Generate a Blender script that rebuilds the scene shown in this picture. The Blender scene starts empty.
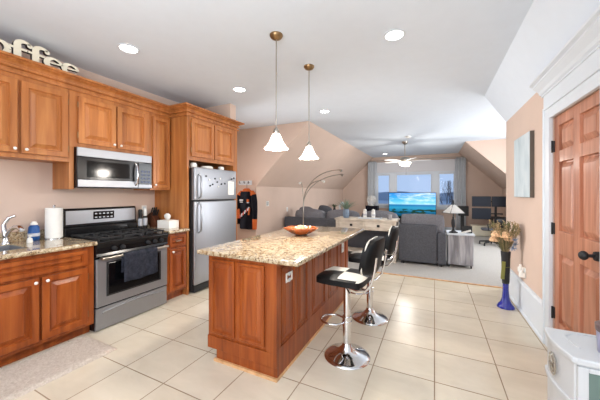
import bpy, bmesh, math, random
from mathutils import Vector, Matrix
random.seed(7)
SC = bpy.context.scene
COL = SC.collection
PI = math.pi
def lin(c):
    return tuple(((v/255)/12.92 if v/255 <= .04045 else ((v/255+.055)/1.055)**2.4) for v in c) + (1,)
# ---------------------------------------------------------------- camera
cam = bpy.data.objects.new('camera', bpy.data.cameras.new('camera'))
COL.objects.link(cam)
cam.location = (0, 0, 1.43)
cam.rotation_euler = (PI/2, 0, math.atan(134.5/275))
cam.data.sensor_width = 36
cam.data.lens = 36*275/600
cam.data.shift_y = -7/600
cam.data.clip_start = .02
cam.data.clip_end = 500
SC.camera = cam
# ---------------------------------------------------------------- world, lights, exposure
w = bpy.data.worlds.new('World'); SC.world = w; w.use_nodes = True
bg = w.node_tree.nodes['Background']
bg.inputs[0].default_value = lin((168, 192, 228))
bg.inputs[1].default_value = .86
def light(name, kind, loc, energy, rot=(0, 0, 0), size=1, size_y=None, color=(1, 1, 1), spot=None):
    d = bpy.data.lights.new(name, kind); d.energy = energy; d.color = color
    if kind == 'AREA':
        d.size = size
        if size_y: d.shape = 'RECTANGLE'; d.size_y = size_y
        else: d.shape = 'DISK'
    else:
        d.shadow_soft_size = size
    if kind == 'SPOT': d.spot_size = spot; d.spot_blend = .9
    o = bpy.data.objects.new(name, d); COL.objects.link(o); o.location = loc; o.rotation_euler = rot
    return o
# dormer window daylight; rear and alcove area lights are unseen, added as fill
light('rear_fill', 'AREA', (-.6, -2.35, 1.6), 85, (PI/2, 0, 0), 2.6, 2.3, (.97, .985, 1))
light('daylight_dormer', 'AREA', (2.95, 7.2, 1.6), 130, (0, PI/2, 0), 1.9, 2.6, (.97, .99, 1))
light('alcove_fill', 'AREA', (-4.9, 4.5, 1.5), 24, (0, -PI/2, -.10), 1.7, .9, (.98, .99, 1)).data.spread = math.radians(75)  # added to brighten the right wall, no window here
# unseen area light added behind the camera to brighten the ceiling
light('ceiling_fill', 'AREA', (-.6, -.5, 1.85), 52, (PI, 0, 0), 1.6, 1.0, (.95, .98, 1))
SC.view_settings.view_transform = 'Standard'
SC.view_settings.look = 'None'
SC.view_settings.exposure = 0.42
SC.view_settings.gamma = 1
SC.view_settings.use_curve_mapping = False
DOWN = 19      # watts of each ceiling downlight
CEIL = 2.92
# ---------------------------------------------------------------- materials
def newmat(name):
    m = bpy.data.materials.new(name); m.use_nodes = True
    nt = m.node_tree; return m, nt, nt.nodes['Principled BSDF']
def setp(p, color=None, rough=.5, metal=0, spec=.5, coat=0, coat_r=.1, trans=0, sheen=0):
    if color: p.inputs['Base Color'].default_value = color
    p.inputs['Roughness'].default_value = rough
    p.inputs['Metallic'].default_value = metal
    p.inputs['Specular IOR Level'].default_value = spec
    p.inputs['Coat Weight'].default_value = coat
    p.inputs['Coat Roughness'].default_value = coat_r
    p.inputs['Transmission Weight'].default_value = trans
    p.inputs['Sheen Weight'].default_value = sheen
def texc(nt, scale=(1, 1, 1), rot=(0, 0, 0), loc=(0, 0, 0)):
    tc = nt.nodes.new('ShaderNodeTexCoord'); mp = nt.nodes.new('ShaderNodeMapping')
    mp.inputs['Scale'].default_value = scale; mp.inputs['Rotation'].default_value = rot; mp.inputs['Location'].default_value = loc
    nt.links.new(tc.outputs['Object'], mp.inputs['Vector']); return mp.outputs[0]
def noise(nt, vec, scale, detail=4, rough=.5, dist=0):
    n = nt.nodes.new('ShaderNodeTexNoise'); n.inputs['Scale'].default_value = scale
    n.inputs['Detail'].default_value = detail; n.inputs['Roughness'].default_value = rough; n.inputs['Distortion'].default_value = dist
    nt.links.new(vec, n.inputs['Vector']); return n.outputs[0]
def ramp(nt, fac, stops, interp='LINEAR'):
    r = nt.nodes.new('ShaderNodeValToRGB'); cr = r.color_ramp; cr.interpolation = interp
    while len(cr.elements) < len(stops): cr.elements.new(.5)
    for e, (p, c) in zip(cr.elements, stops): e.position = p; e.color = c
    nt.links.new(fac, r.inputs[0]); return r.outputs[0]
def mix(nt, fac, a, b, mode='MIX'):
    m = nt.nodes.new('ShaderNodeMix'); m.data_type = 'RGBA'; m.blend_type = mode
    for v, i in ((fac, 0), (a, 6), (b, 7)):
        if isinstance(v, (int, float, tuple)): m.inputs[i].default_value = v
        else: nt.links.new(v, m.inputs[i])
    return m.outputs[2]
def bump(nt, p, h, strength=.2, dist=.01):
    b = nt.nodes.new('ShaderNodeBump'); b.inputs['Strength'].default_value = strength; b.inputs['Distance'].default_value = dist
    nt.links.new(h, b.inputs['Height']); nt.links.new(b.outputs[0], p.inputs['Normal'])
def plain(name, rgb, rough=.5, metal=0, var=.06, nscale=8, **k):
    m, nt, p = newmat(name); c = lin(rgb); setp(p, c, rough, metal, **k)
    if var:
        f = noise(nt, texc(nt), nscale, 3)
        lo = tuple(x*(1-var) for x in c[:3])+(1,); hi = tuple(min(1, x*(1+var)) for x in c[:3])+(1,)
        nt.links.new(ramp(nt, f, [(.3, lo), (.7, hi)]), p.inputs['Base Color'])
    return m
def wood(name, dark, mid, light_, rough=.4, stretch=(14, 14, .9), coat=.15):
    m, nt, p = newmat(name); setp(p, None, rough, coat=coat, coat_r=.18, spec=.35)
    v = texc(nt, stretch)
    f = noise(nt, v, 1.3, 4, .5, .5)
    c = ramp(nt, f, [(.28, lin(dark)), (.5, lin(mid)), (.72, lin(light_))])
    f2 = noise(nt, texc(nt, (2.2, 2.2, .5)), 1.6, 2)
    c2 = ramp(nt, f2, [(.35, (.82, .8, .78, 1)), (.65, (1.08, 1.06, 1.04, 1))])
    nt.links.new(mix(nt, 1.0, c, c2, 'MULTIPLY'), p.inputs['Base Color'])
    return m
def emit(name, rgb, s):
    m, nt, p = newmat(name); setp(p, lin(rgb), .4); p.inputs['Emission Color'].default_value = lin(rgb); p.inputs['Emission Strength'].default_value = s
    return m
def granite(name):
    m, nt, p = newmat(name); setp(p, None, .13, coat=.5, coat_r=.04)
    v = texc(nt)
    n1 = noise(nt, v, 24, 6, .72, .4)
    c = ramp(nt, n1, [(.30, lin((84, 60, 42))), (.40, lin((148, 118, 84))), (.50, lin((186, 166, 134))), (.62, lin((208, 194, 168))), (.75, lin((172, 150, 118)))])
    vo = nt.nodes.new('ShaderNodeTexVoronoi'); vo.inputs['Scale'].default_value = 130
    nt.links.new(v, vo.inputs['Vector'])
    sp = ramp(nt, vo.outputs['Color'], [(.0, (1, 1, 1, 1)), (.14, (1, 1, 1, 1)), (.17, (0, 0, 0, 1))])
    n2 = noise(nt, v, 55, 4, .7)
    m2 = ramp(nt, n2, [(.36, (.9, .9, .9, 1)), (.44, (0, 0, 0, 1))])
    c = mix(nt, m2, c, lin((86, 58, 38)))
    c = mix(nt, sp, c, lin((58, 44, 36)))
    nt.links.new(c, p.inputs['Base Color'])
    return m
def tiles(name):
    m, nt, p = newmat(name); setp(p, None, .3, spec=.5)
    b = nt.nodes.new('ShaderNodeTexBrick')
    b.offset = 0; b.squash = 1
    b.inputs['Scale'].default_value = 1; b.inputs['Brick Width'].default_value = .457; b.inputs['Row Height'].default_value = .457
    b.inputs['Mortar Size'].default_value = .0045; b.inputs['Mortar Smooth'].default_value = .2; b.inputs['Bias'].default_value = 0
    b.inputs['Color1'].default_value = lin((222, 211, 192)); b.inputs['Color2'].default_value = lin((215, 204, 184)); b.inputs['Mortar'].default_value = lin((150, 128, 104))
    v = texc(nt, loc=(.457*20, -.033+.457*20, 0))
    nt.links.new(v, b.inputs['Vector'])
    n1 = noise(nt, texc(nt, (1, 2.2, 1)), 2.6, 5, .6, .8)
    c2 = ramp(nt, n1, [(.3, (.93, .915, .89, 1)), (.7, (1.03, 1.02, 1.01, 1))])
    nt.links.new(mix(nt, 1.0, b.outputs['Color'], c2, 'MULTIPLY'), p.inputs['Base Color'])
    inv = nt.nodes.new('ShaderNodeMath'); inv.operation = 'SUBTRACT'; inv.inputs[0].default_value = 1
    nt.links.new(b.outputs['Fac'], inv.inputs[1]); bump(nt, p, inv.outputs[0], .5, .004)
    r = ramp(nt, b.outputs['Fac'], [(0, (.27, .27, .27, 1)), (1, (.8, .8, .8, 1))]); nt.links.new(r, p.inputs['Roughness'])
    return m
def fuzzy(name, a, b_, scale=60, strength=.5, dist=.01, rough=.95):
    m, nt, p = newmat(name); setp(p, None, rough, spec=.1)
    f = noise(nt, texc(nt), scale, 4, .7)
    nt.links.new(ramp(nt, f, [(.3, lin(a)), (.7, lin(b_))]), p.inputs['Base Color']); bump(nt, p, f, strength, dist)
    return m
def glass(name, rgb, rough=.03, alpha=None):
    m, nt, p = newmat(name); setp(p, lin(rgb), rough, trans=1.0); p.inputs['IOR'].default_value = 1.45
    return m
M = {}
M['wall'] = plain('tan_wall_paint', (208, 185, 170), .85, var=.02, nscale=3, spec=.2)
M['ceiling'] = plain('white_ceiling_paint', (219, 227, 236), .9, var=.01, spec=.2)
M['trim'] = plain('white_trim_paint', (214, 220, 226), .45, var=.01)
M['tile'] = tiles('cream_floor_tile')
M['carpet'] = fuzzy('pale_carpet', (168, 164, 158), (190, 187, 182), 90)
M['wood_shaded'] = wood('cabinet_wood_shaded', (114, 50, 15), (142, 68, 22), (162, 86, 34))  # cabinet wood for base units and island, shade put into its colour
M['wood_lit'] = wood('cabinet_wood_lit', (158, 94, 46), (178, 112, 60), (194, 130, 74))  # same cabinet wood for the upper units, stronger light put into its colour
M['doorwood'] = wood('entry_door_wood', (158, 98, 72), (190, 132, 104), (206, 150, 124), rough=.45, coat=.1)
M['ply'] = wood('pale_edge_wood', (196, 148, 100), (214, 168, 120), (224, 184, 138))
M['granite'] = granite('speckled_granite')
def steel_mat(name, rgb, rough=.28, m_=.85):
    m, nt, p = newmat(name); setp(p, lin(rgb), rough, m_)
    f = noise(nt, texc(nt, (60, 60, 1)), 3, 3)
    nt.links.new(ramp(nt, f, [(.3, (rough*.85,)*3+(1,)), (.7, (rough*1.2,)*3+(1,))]), p.inputs['Roughness'])
    return m
M['steel'] = steel_mat('brushed_steel', (160, 162, 167), .40)
M['chrome'] = plain('chrome', (222, 222, 224), .08, 1.0, var=0)
M['nickel'] = plain('brushed_nickel', (176, 170, 160), .28, 1.0, var=0)
M['bronze'] = plain('antique_brass', (150, 122, 88), .35, 1.0, var=0)
M['black'] = plain('black_enamel', (16, 16, 18), .18, var=0)
M['matblack'] = plain('matt_black', (24, 24, 26), .6, var=.1)
M['blackglass'] = plain('black_glass', (9, 10, 13), .10, var=0, spec=.3)
M['navycloth'] = fuzzy('dark_towel_cloth', (26, 27, 34), (58, 60, 70), 18, .4)
M['white'] = plain('white_ceramic', (236, 234, 228), .3, var=.01)
M['paper'] = plain('white_paper', (238, 236, 230), .9, var=.02, nscale=30)
M['cream'] = plain('cream_painted_wood', (226, 218, 196), .6, var=.03)
M['brownedge'] = plain('dark_brown_edge', (48, 38, 32), .6)
M['vinyl'] = plain('black_vinyl', (12, 12, 14), .45, var=.1, spec=.25)
M['whitevinyl'] = plain('white_vinyl', (222, 216, 204), .35, var=.03)
M['sofa'] = fuzzy('grey_sofa_fabric', (78, 79, 84), (98, 99, 105), 45, .3, .005)
M['sofa_lit'] = fuzzy('grey_sofa_fabric_lit', (112, 112, 118), (138, 138, 143), 45, .3, .005)  # sofa fabric lightened for cushions, their brighter lighting put into the colour
M['rug'] = fuzzy('beige_shag', (196, 180, 164), (226, 214, 202), 55, 1.0, .02)
M['washed'] = wood('whitewashed_wood', (186, 174, 158), (214, 204, 190), (228, 220, 208), rough=.6, stretch=(3, 14, 14), coat=0)
M['greywood'] = wood('weathered_grey_wood', (112, 112, 118), (158, 158, 164), (196, 196, 200), rough=.6, stretch=(12, 12, 1.2), coat=0)
M['curtain'] = fuzzy('grey_curtain_cloth', (200, 204, 208), (218, 221, 224), 20, .1)
M['shade'] = plain('white_roller_shade', (214, 212, 214), .8, var=.01)
M['downlens'] = emit('downlight_lens', (255, 252, 244), 14)
M['pendantglass'] = emit('frosted_lit_glass', (255, 246, 234), 1.6)
M['fanbowl'] = emit('lit_fan_bowl', (255, 248, 232), 1.5)
M['fanblade'] = plain('white_fan_blade', (226, 222, 218), .5, var=.02)
M['blueglass'] = glass('cobalt_glass', (20, 40, 190), .05)
M['clearglass'] = glass('clear_glass', (245, 248, 250), .03)
M['amber'] = plain('amber_orange_glass', (172, 86, 38), .12, var=.25, nscale=16, coat=.6)
M['bluelabel'] = plain('blue_plastic', (22, 82, 150), .35, var=.1, nscale=40)
M['leaf'] = plain('grey_green_leaf', (120, 140, 120), .6, var=.2)
M['darkleaf'] = plain('dark_green_leaf', (66, 92, 58), .6, var=.2)
M['pot'] = plain('blue_grey_glaze', (118, 138, 160), .3, var=.12)
M['straw'] = plain('dried_straw', (170, 146, 108), .9, var=.25)
M['driedgreen'] = plain('dried_olive_stem', (116, 112, 76), .9, var=.25)
M['peach'] = plain('dried_peach_petal', (222, 182, 142), .9, var=.15, nscale=40)
M['bluethistle'] = plain('dried_blue_thistle', (142, 158, 182), .9, var=.15)
M['ribbon'] = plain('olive_ribbon', (122, 122, 58), .7, var=.1)
M['canvas'] = None
M['knife'] = wood('dark_knife_block_wood', (58, 30, 18), (84, 46, 28), (104, 60, 38))
M['jacket'] = fuzzy('black_jacket_cloth', (16, 16, 22), (30, 30, 38), 40, .2)
M['orange'] = fuzzy('orange_jacket_cloth', (176, 86, 44), (204, 108, 60), 40, .2)
M['greenglass'] = plain('grey_green_glass', (96, 116, 110), .12, var=.05)
M['lilac'] = plain('lilac_grey_label', (150, 150, 176), .4, var=.06)
M['wax'] = plain('brown_jar_lid', (96, 76, 74), .35, var=.05)
M['bark'] = plain('bare_bark', (92, 82, 78), .9)
M['red'] = plain('dull_red', (170, 60, 50), .5)
M['greywhite'] = plain('grey_white_patch', (196, 196, 200), .7)
# canvas art: pale blue grey cloudiness
def canvas_mat():
    m, nt, p = newmat('pale_abstract_canvas'); setp(p, None, .8, spec=.2)
    f = noise(nt, texc(nt, (1, 2, .8)), 2.6, 5, .6, .4)
    nt.links.new(ramp(nt, f, [(.3, lin((172, 186, 192))), (.55, lin((196, 206, 210))), (.75, lin((210, 214, 214)))]), p.inputs['Base Color'])
    return m
M['canvas'] = canvas_mat()
def tv_mat():
    m, nt, p = newmat('seascape_on_screen'); setp(p, (0, 0, 0, 1), .15)
    tc = nt.nodes.new('ShaderNodeTexCoord'); sx = nt.nodes.new('ShaderNodeSeparateXYZ')
    nt.links.new(tc.outputs['Generated'], sx.inputs[0])
    sky = ramp(nt, sx.outputs[2], [(0, lin((10, 60, 90))), (.2, lin((20, 100, 140))), (.38, lin((40, 150, 190))), (.5, lin((24, 110, 170))), (.53, lin((140, 215, 240))), (.7, lin((60, 180, 235))), (1, lin((20, 130, 215)))])
    mp = nt.nodes.new('ShaderNodeMapping'); mp.inputs['Scale'].default_value = (2.2, 1, 5); nt.links.new(tc.outputs['Generated'], mp.inputs[0])
    cl = ramp(nt, noise(nt, mp.outputs[0], 1.5, 5, .6, .3), [(.45, (0, 0, 0, 1)), (.7, (.8, .8, .8, 1))])
    up = ramp(nt, sx.outputs[2], [(.5, (0, 0, 0, 1)), (.54, (1, 1, 1, 1))])
    m1 = mix(nt, 1.0, cl, up, 'MULTIPLY'); c = mix(nt, m1, sky, lin((225, 245, 250)))
    mp2 = nt.nodes.new('ShaderNodeMapping'); mp2.inputs['Scale'].default_value = (3.2, 1, 6.5); mp2.inputs['Location'].default_value = (.4, 0, .3); nt.links.new(tc.outputs['Generated'], mp2.inputs[0])
    rk = ramp(nt, noise(nt, mp2.outputs[0], 1.7, 3, .5), [(.5, (0, 0, 0, 1)), (.54, (1, 1, 1, 1))])
    low = ramp(nt, sx.outputs[2], [(.02, (1, 1, 1, 1)), (.30, (1, 1, 1, 1)), (.36, (0, 0, 0, 1))])
    m2 = mix(nt, 1.0, rk, low, 'MULTIPLY'); c = mix(nt, m2, c, lin((20, 56, 40)))
    nt.links.new(c, p.inputs['Emission Color']); p.inputs['Emission Strength'].default_value = .95
    return m
M['tv'] = tv_mat()
# ---------------------------------------------------------------- mesh helpers
OFF = {}
class B:
    def __init__(s): s.bm = bmesh.new()
    def face(s, vs, mi=0, smooth=False):
        try: f = s.bm.faces.new(vs)
        except ValueError: return None
        f.material_index = mi; f.smooth = smooth; return f
    def merge(s, other, mi=None):
        vm = {}
        for v in other.verts: vm[v] = s.bm.verts.new(v.co)
        for f in other.faces:
            nf = s.face([vm[v] for v in f.verts], f.material_index if mi is None else mi, f.smooth)
        other.free()
    def box(s, x0, x1, y0, y1, z0, z1, bev=0, seg=2, mi=0, rot=None, piv=None, smooth=None):
        b = bmesh.new(); bmesh.ops.create_cube(b, size=1)
        for v in b.verts:
            v.co = Vector((x0+(v.co.x+.5)*(x1-x0), y0+(v.co.y+.5)*(y1-y0), z0+(v.co.z+.5)*(z1-z0)))
        if bev: bmesh.ops.bevel(b, geom=list(b.edges), offset=bev, segments=seg, profile=.5, affect='EDGES', clamp_overlap=True)
        if smooth or (smooth is None and bev and seg > 2):
            for f in b.faces: f.smooth = True
        if rot: bmesh.ops.rotate(b, verts=b.verts, cent=Vector(piv or ((x0+x1)/2, (y0+y1)/2, (z0+z1)/2)), matrix=rot)
        s.merge(b, mi); return s
    def tube(s, pts, rad, n=12, mi=0, cap=True, flat=1.0):
        pts = [Vector(p) for p in pts]
        R = rad if isinstance(rad, (list, tuple)) else [rad]*len(pts)
        rings = []; prev = None
        for i, p in enumerate(pts):
            t = (pts[min(i+1, len(pts)-1)]-pts[max(i-1, 0)]).normalized()
            if prev is None:
                a = Vector((0, 0, 1)) if abs(t.z) < .9 else Vector((1, 0, 0)); u = t.cross(a).normalized()
            else: u = (prev-t*prev.dot(t)).normalized()
            prev = u; v = t.cross(u)
            rings.append([s.bm.verts.new(p+(u*math.cos(2*PI*k/n)+v*math.sin(2*PI*k/n)*flat)*R[i]) for k in range(n)])
        for a, b in zip(rings, rings[1:]):
            for k in range(n): s.face([a[k], a[(k+1) % n], b[(k+1) % n], b[k]], mi, True)
        if cap: s.face(list(reversed(rings[0])), mi); s.face(rings[-1], mi)
        return s
    def lathe(s, prof, c=(0, 0, 0), n=32, mi=0, mif=None, close=True, wob=None):
        rings = []
        for i, (r, z) in enumerate(prof):
            if r < 1e-5: rings.append([s.bm.verts.new((c[0], c[1], c[2]+z))])
            else:
                ring = []
                for k in range(n):
                    a = 2*PI*k/n; rr = r*(wob(a, i) if wob else 1)
                    ring.append(s.bm.verts.new((c[0]+rr*math.cos(a), c[1]+rr*math.sin(a), c[2]+z)))
                rings.append(ring)
        for i, (a, b) in enumerate(zip(rings, rings[1:])):
            m_ = mif(i) if mif else mi
            for k in range(n):
                k2 = (k+1) % n
                if len(a) == 1 and len(b) == 1: continue
                if len(a) == 1: s.face([a[0], b[k2], b[k]], m_, True)
                elif len(b) == 1: s.face([a[k], a[k2], b[0]], m_, True)
                else: s.face([a[k], a[k2], b[k2], b[k]], m_, True)
        if close:
            if len(rings[0]) > 1: s.face(list(reversed(rings[0])), mif(0) if mif else mi)
            if len(rings[-1]) > 1: s.face(rings[-1], mif(len(prof)-2) if mif else mi)
        return s
    def prism(s, poly, plane, lo, hi, mi=0):
        def P(a, b, c):
            return {'xy': (a, b, c), 'xz': (a, c, b), 'yz': (c, a, b)}[plane]
        A = [s.bm.verts.new(P(a, b, lo)) for a, b in poly]; C = [s.bm.verts.new(P(a, b, hi)) for a, b in poly]
        s.face(list(reversed(A)), mi); s.face(C, mi)
        for i in range(len(poly)):
            j = (i+1) % len(poly); s.face([A[i], A[j], C[j], C[i]], mi)
        return s
    def sphere(s, c, r, mi=0, u=16, v=10):
        if not isinstance(r, (tuple, list)): r = (r, r, r)
        b = bmesh.new(); bmesh.ops.create_uvsphere(b, u_segments=u, v_segments=v, radius=1)
        for x in b.verts: x.co = Vector((c[0]+x.co.x*r[0], c[1]+x.co.y*r[1], c[2]+x.co.z*r[2]))
        for f in b.faces: f.smooth = True
        s.merge(b, mi); return s
    def panel(s, O, U, V, N, w, h, t=.02, a=.055, mi=0, raised=True):
        O, U, V, N = map(Vector, (O, U, V, N))
        g_ = min(.021, t*.72)
        if raised: L = [(0, 0), (0, t-.003), (.003, t), (a-.004, t), (a+.001, t-g_*.5), (a+.004, t-g_), (a+.013, t-g_), (a+.046, t-.004), (a+.048, t)]
        else: L = [(0, 0), (0, t-.003), (.003, t), (a, t), (a+.006, t-.008)]
        m_ = min(w, h)/2-.004
        rings = []
        for i, n in L:
            i = min(i, m_)
            rings.append([s.bm.verts.new(O+U*x+V*y+N*n) for x, y in ((i, i), (w-i, i), (w-i, h-i), (i, h-i))])
        for A, C in zip(rings, rings[1:]):
            for k in range(4): s.face([A[k], A[(k+1) % 4], C[(k+1) % 4], C[k]], mi)
        s.face(rings[-1], mi); s.face(list(reversed(rings[0])), mi)
        return s
    def done(s, name, mats, parent=None, bev=0):
        if not isinstance(mats, (list, tuple)): mats = [mats]
        me = bpy.data.meshes.new(name)
        bmesh.ops.recalc_face_normals(s.bm, faces=list(s.bm.faces))
        off = Vector((0, 0, 0))
        for e in s.bm.edges:
            if len(e.link_faces) == 2 and e.calc_face_angle(0) > .95: e.smooth = False
        if parent is not None: off = OFF[parent.name]
        if off.length: bmesh.ops.translate(s.bm, verts=s.bm.verts, vec=-off)
        s.bm.to_mesh(me); s.bm.free()
        for m in mats: me.materials.append(m)
        o = bpy.data.objects.new(name, me); COL.objects.link(o)
        if parent is not None: o.parent = parent
        OFF[o.name] = off
        if bev:
            md = o.modifiers.new('bevel', 'BEVEL'); md.width = bev; md.segments = 2; md.limit_method = 'ANGLE'; md.angle_limit = math.radians(40)
        return o
def T(name, label, cat, loc=(0, 0, 0), group=None):
    o = bpy.data.objects.new(name, None); COL.objects.link(o); o.location = loc
    o.empty_display_size = .1; o['label'] = label; o['category'] = cat
    if group: o['group'] = group
    OFF[o.name] = Vector(loc); return o
def tag(o, label, cat, group=None):
    o['label'] = label; o['category'] = cat
    if group: o['group'] = group
    return o
def struct(o): o['kind'] = 'structure'; return o
def copy_tree(o, parent=None):
    c = o.copy(); COL.objects.link(c); c.parent = parent; OFF[c.name] = OFF.get(o.name, Vector())
    for ch in [x for x in bpy.data.objects if x.parent == o]: copy_tree(ch, c)
    return c
X_, Y_, Z_ = Vector((1, 0, 0)), Vector((0, 1, 0)), Vector((0, 0, 1))
def RX(a): return Matrix.Rotation(a, 3, 'X')
def RY(a): return Matrix.Rotation(a, 3, 'Y')
def RZ(a): return Matrix.Rotation(a, 3, 'Z')
# ================================================================ STRUCTURE
WL = -3.80; WR = .96
b = B(); b.box(-5.1, 2.75, -2.3, 5.06, -.1, 0); struct(b.done('floor', M['tile']))
b = B(); b.box(-5.1, 2.75, 5.06, 12.0, -.1, .006); struct(b.done('floor_carpet', M['carpet']))
b = B(); b.box(-5.1, 2.75, -2.3, 12.0, CEIL, CEIL+.1); struct(b.done('ceiling', M['ceiling']))
b = B(); b.box(WL-.15, WL, -2.3, 4.0, 0, CEIL); struct(b.done('wall_left', M['wall']))
b = B(); b.box(-5.0, WL-.15, 3.9, 4.0, 0, CEIL); b.box(-5.1, -5.0, 3.9, 5.3, 0, CEIL); struct(b.done('wall_left_alcove', M['wall']))
b = B(); b.prism([(-5.1, 0), (-3.65, 0), (-3.65, 1.585), (-2.33, CEIL), (-5.1, CEIL)], 'xz', 5.19, 5.30); struct(b.done('wall_left_cross', M['wall']))
b = B(); b.box(-3.77, -3.65, 5.30, 11.8, 0, 1.6); struct(b.done('wall_left_knee', M['wall']))
b = B(); b.prism([(-3.65, 1.585), (-2.33, CEIL), (-2.45, CEIL), (-3.77, 1.585)], 'xz', 5.30, 11.8); struct(b.done('wall_left_slope', M['wall']))
# chimney stub above the tall cabinet
b = B(); b.box(WL, -3.05, 3.60, 3.74, 2.665, CEIL); struct(b.done('wall_left_stub', M['wall']))
# right wall with doorway
DY0, DY1, DH = 2.385, 3.255, 2.115
b = B(); b.box(WR, WR+.14, -2.3, DY0, 0, 2.49); b.box(WR, WR+.14, DY1, 5.04, 0, 2.49); b.box(WR, WR+.14, DY0, DY1, DH, 2.49)
struct(b.done('wall_right', M['wall']))
b = B(); b.prism([(WR, 2.485), (.69, CEIL), (.69, CEIL+.05), (1.1, CEIL+.05), (1.1, 2.485)], 'xz', -2.3, 5.04); struct(b.done('ceiling_right_slope', M['ceiling']))
# beyond the end of the right wall: dormer with its window, cross wall, knee wall, slope
b = B()
b.box(1.1, 2.6, 5.0, 5.04, 0, CEIL)
for a in ((5.04, 5.9, 0, CEIL), (8.5, 9.26, 0, CEIL), (5.9, 8.5, 0, .8), (5.9, 8.5, 2.7, CEIL)): b.box(2.6, 2.72, *a)
struct(b.done('wall_right_dormer', M['wall']))
b = B(); b.prism([(2.14, 0), (2.72, 0), (2.72, CEIL), (.80, CEIL), (2.14, 1.575)], 'xz', 9.26, 9.34); struct(b.done('wall_right_cross', M['wall']))
b = B(); b.box(2.14, 2.26, 9.34, 11.8, 0, 1.58); struct(b.done('wall_right_knee', M['wall']))
b = B(); b.prism([(2.14, 1.575), (.80, CEIL), (.92, CEIL), (2.26, 1.575)], 'xz', 9.34, 11.8); struct(b.done('wall_right_slope', M['wall']))
# far gable wall with three window openings
WZ0, WZ1 = .94, 2.20
WX = [(-2.17, -1.64), (-1.42, -.08), (.13, .69)]
b = B(); b.box(-3.8, 2.4, 11.8, 11.95, 0, WZ0); b.box(-3.8, 2.4, 11.8, 11.95, WZ1, CEIL)
xs = [-3.8]+[v for p in WX for v in p]+[2.4]
for i in range(0, 8, 2): b.box(xs[i], xs[i+1], 11.8, 11.95, WZ0, WZ1)
struct(b.done('wall_far', M['wall']))
# back wall (behind the camera) with an opening added for fill light
b = B(); b.box(-3.8, .96, -2.3, -2.2, 0, .5); b.box(-3.8, .96, -2.3, -2.2, 2.7, CEIL); b.box(-3.8, -3.3, -2.3, -2.2, .5, 2.7); b.box(.7, .96, -2.3, -2.2, .5, 2.7)
struct(b.done('wall_back', M['wall']))
for i, (a, c) in enumerate(WX):
    b = B()
    for bx in ((a, c, WZ0, WZ0+.045), (a, c, WZ1-.045, WZ1), (a, a+.045, WZ0+.045, WZ1-.045), (c-.045, c, WZ0+.045, WZ1-.045)):
        b.box(bx[0], bx[1], 11.82, 11.87, bx[2], bx[3])
    wn = struct(b.done('window_%d' % (i+1), M['trim']))
    g = B(); g.box(a+.04, c-.04, 11.84, 11.844, WZ0+.04, WZ1-.04)
    m, nt, p = newmat('thin_pane'); setp(p, (1, 1, 1, 1), 0)
    tr = nt.nodes.new('ShaderNodeBsdfTransparent'); gl = nt.nodes.new('ShaderNodeBsdfGlossy'); gl.inputs['Roughness'].default_value = .02
    mx = nt.nodes.new('ShaderNodeMixShader'); mx.inputs[0].default_value = .003
    nt.links.new(tr.outputs[0], mx.inputs[1]); nt.links.new(gl.outputs[0], mx.inputs[2])
    nt.links.new(mx.outputs[0], nt.nodes['Material Output'].inputs['Surface'])
    g.done('pane', m, wn)
b = B()
b.box(-2.27, -2.17, 11.775, 11.8, .86, 2.72); b.box(.69, .78, 11.775, 11.8, .86, 2.72)
b.box(-1.64, -1.42, 11.775, 11.8, WZ0, WZ1); b.box(-.08, .13, 11.775, 11.8, WZ0, WZ1)
b.box(-2.3, .81, 11.74, 11.8, WZ0-.04, WZ0); b.box(-2.27, .78, 11.775, 11.8, .8, WZ0-.04)
b.box(-2.17, .69, 11.775, 11.8, WZ1, WZ1+.07)
struct(b.done('trim_1', M['trim'], bev=.004))
b = B(); b.box(-2.17, .69, 11.74, 11.79, WZ1+.07, 2.70)
b.box(-2.17, .69, 11.72, 11.79, 2.62, 2.70)
tag(b.done('roller_shade', M['shade'], bev=.004), 'pale grey roller shade pulled up above the three far windows', 'window shade')
# right wall trims: casing, white header with crown, tall baseboard
b = B()
b.box(.935, .965, DY1-.005, DY1+.10, 0, DH+.09); b.box(.935, .965, DY0-.10, DY0+.005, 0, DH+.09); b.box(.935, .965, DY0+.005, DY1-.005, DH-.005, DH+.09)
b.box(.925, .96, DY1+.10, DY1+.125, 0, DH+.115); b.box(.925, .96, DY0-.125, DY0-.10, 0, DH+.115); b.box(.925, .96, DY0-.10, DY1+.10, DH+.09, DH+.115)
struct(b.done('trim_2', M['trim'], bev=.004))
b = B(); b.box(.948, .962, -2.2, 3.43, 2.235, 2.40); b.box(.948, .962, -2.2, 2.255, .4, 2.235)
struct(b.done('trim_3', M['trim']))
b = B()
b.prism([(.962, 2.36), (.94, 2.36), (.94, 2.375), (.925, 2.385), (.915, 2.41), (.885, 2.44), (.87, 2.455), (.87, 2.47), (.845, 2.48), (.845, 2.50), (.962, 2.50)], 'xz', -2.2, 3.46)
struct(b.done('trim_4', M['trim']))
b = B()
b.prism([(.96, 0), (.925, 0), (.925, .02), (.94, .03), (.94, .32), (.925, .33), (.925, .35), (.94, .365), (.96, .37)], 'xz', DY1+.125, 5.04)
struct(b.done('baseboard_right', M['trim']))
b = B(); b.box(-3.65, 2.14, 11.78, 11.8, 0, .14); struct(b.done('baseboard_far', M['trim']))
b = B(); b.box(-3.65, -3.635, 5.3, 11.78, 0, .14); struct(b.done('baseboard_left', M['trim']))
b = B(); b.box(-3.8, .96, 5.03, 5.075, 0, .012); struct(b.done('trim_5', M['ply'], bev=.003))
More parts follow.
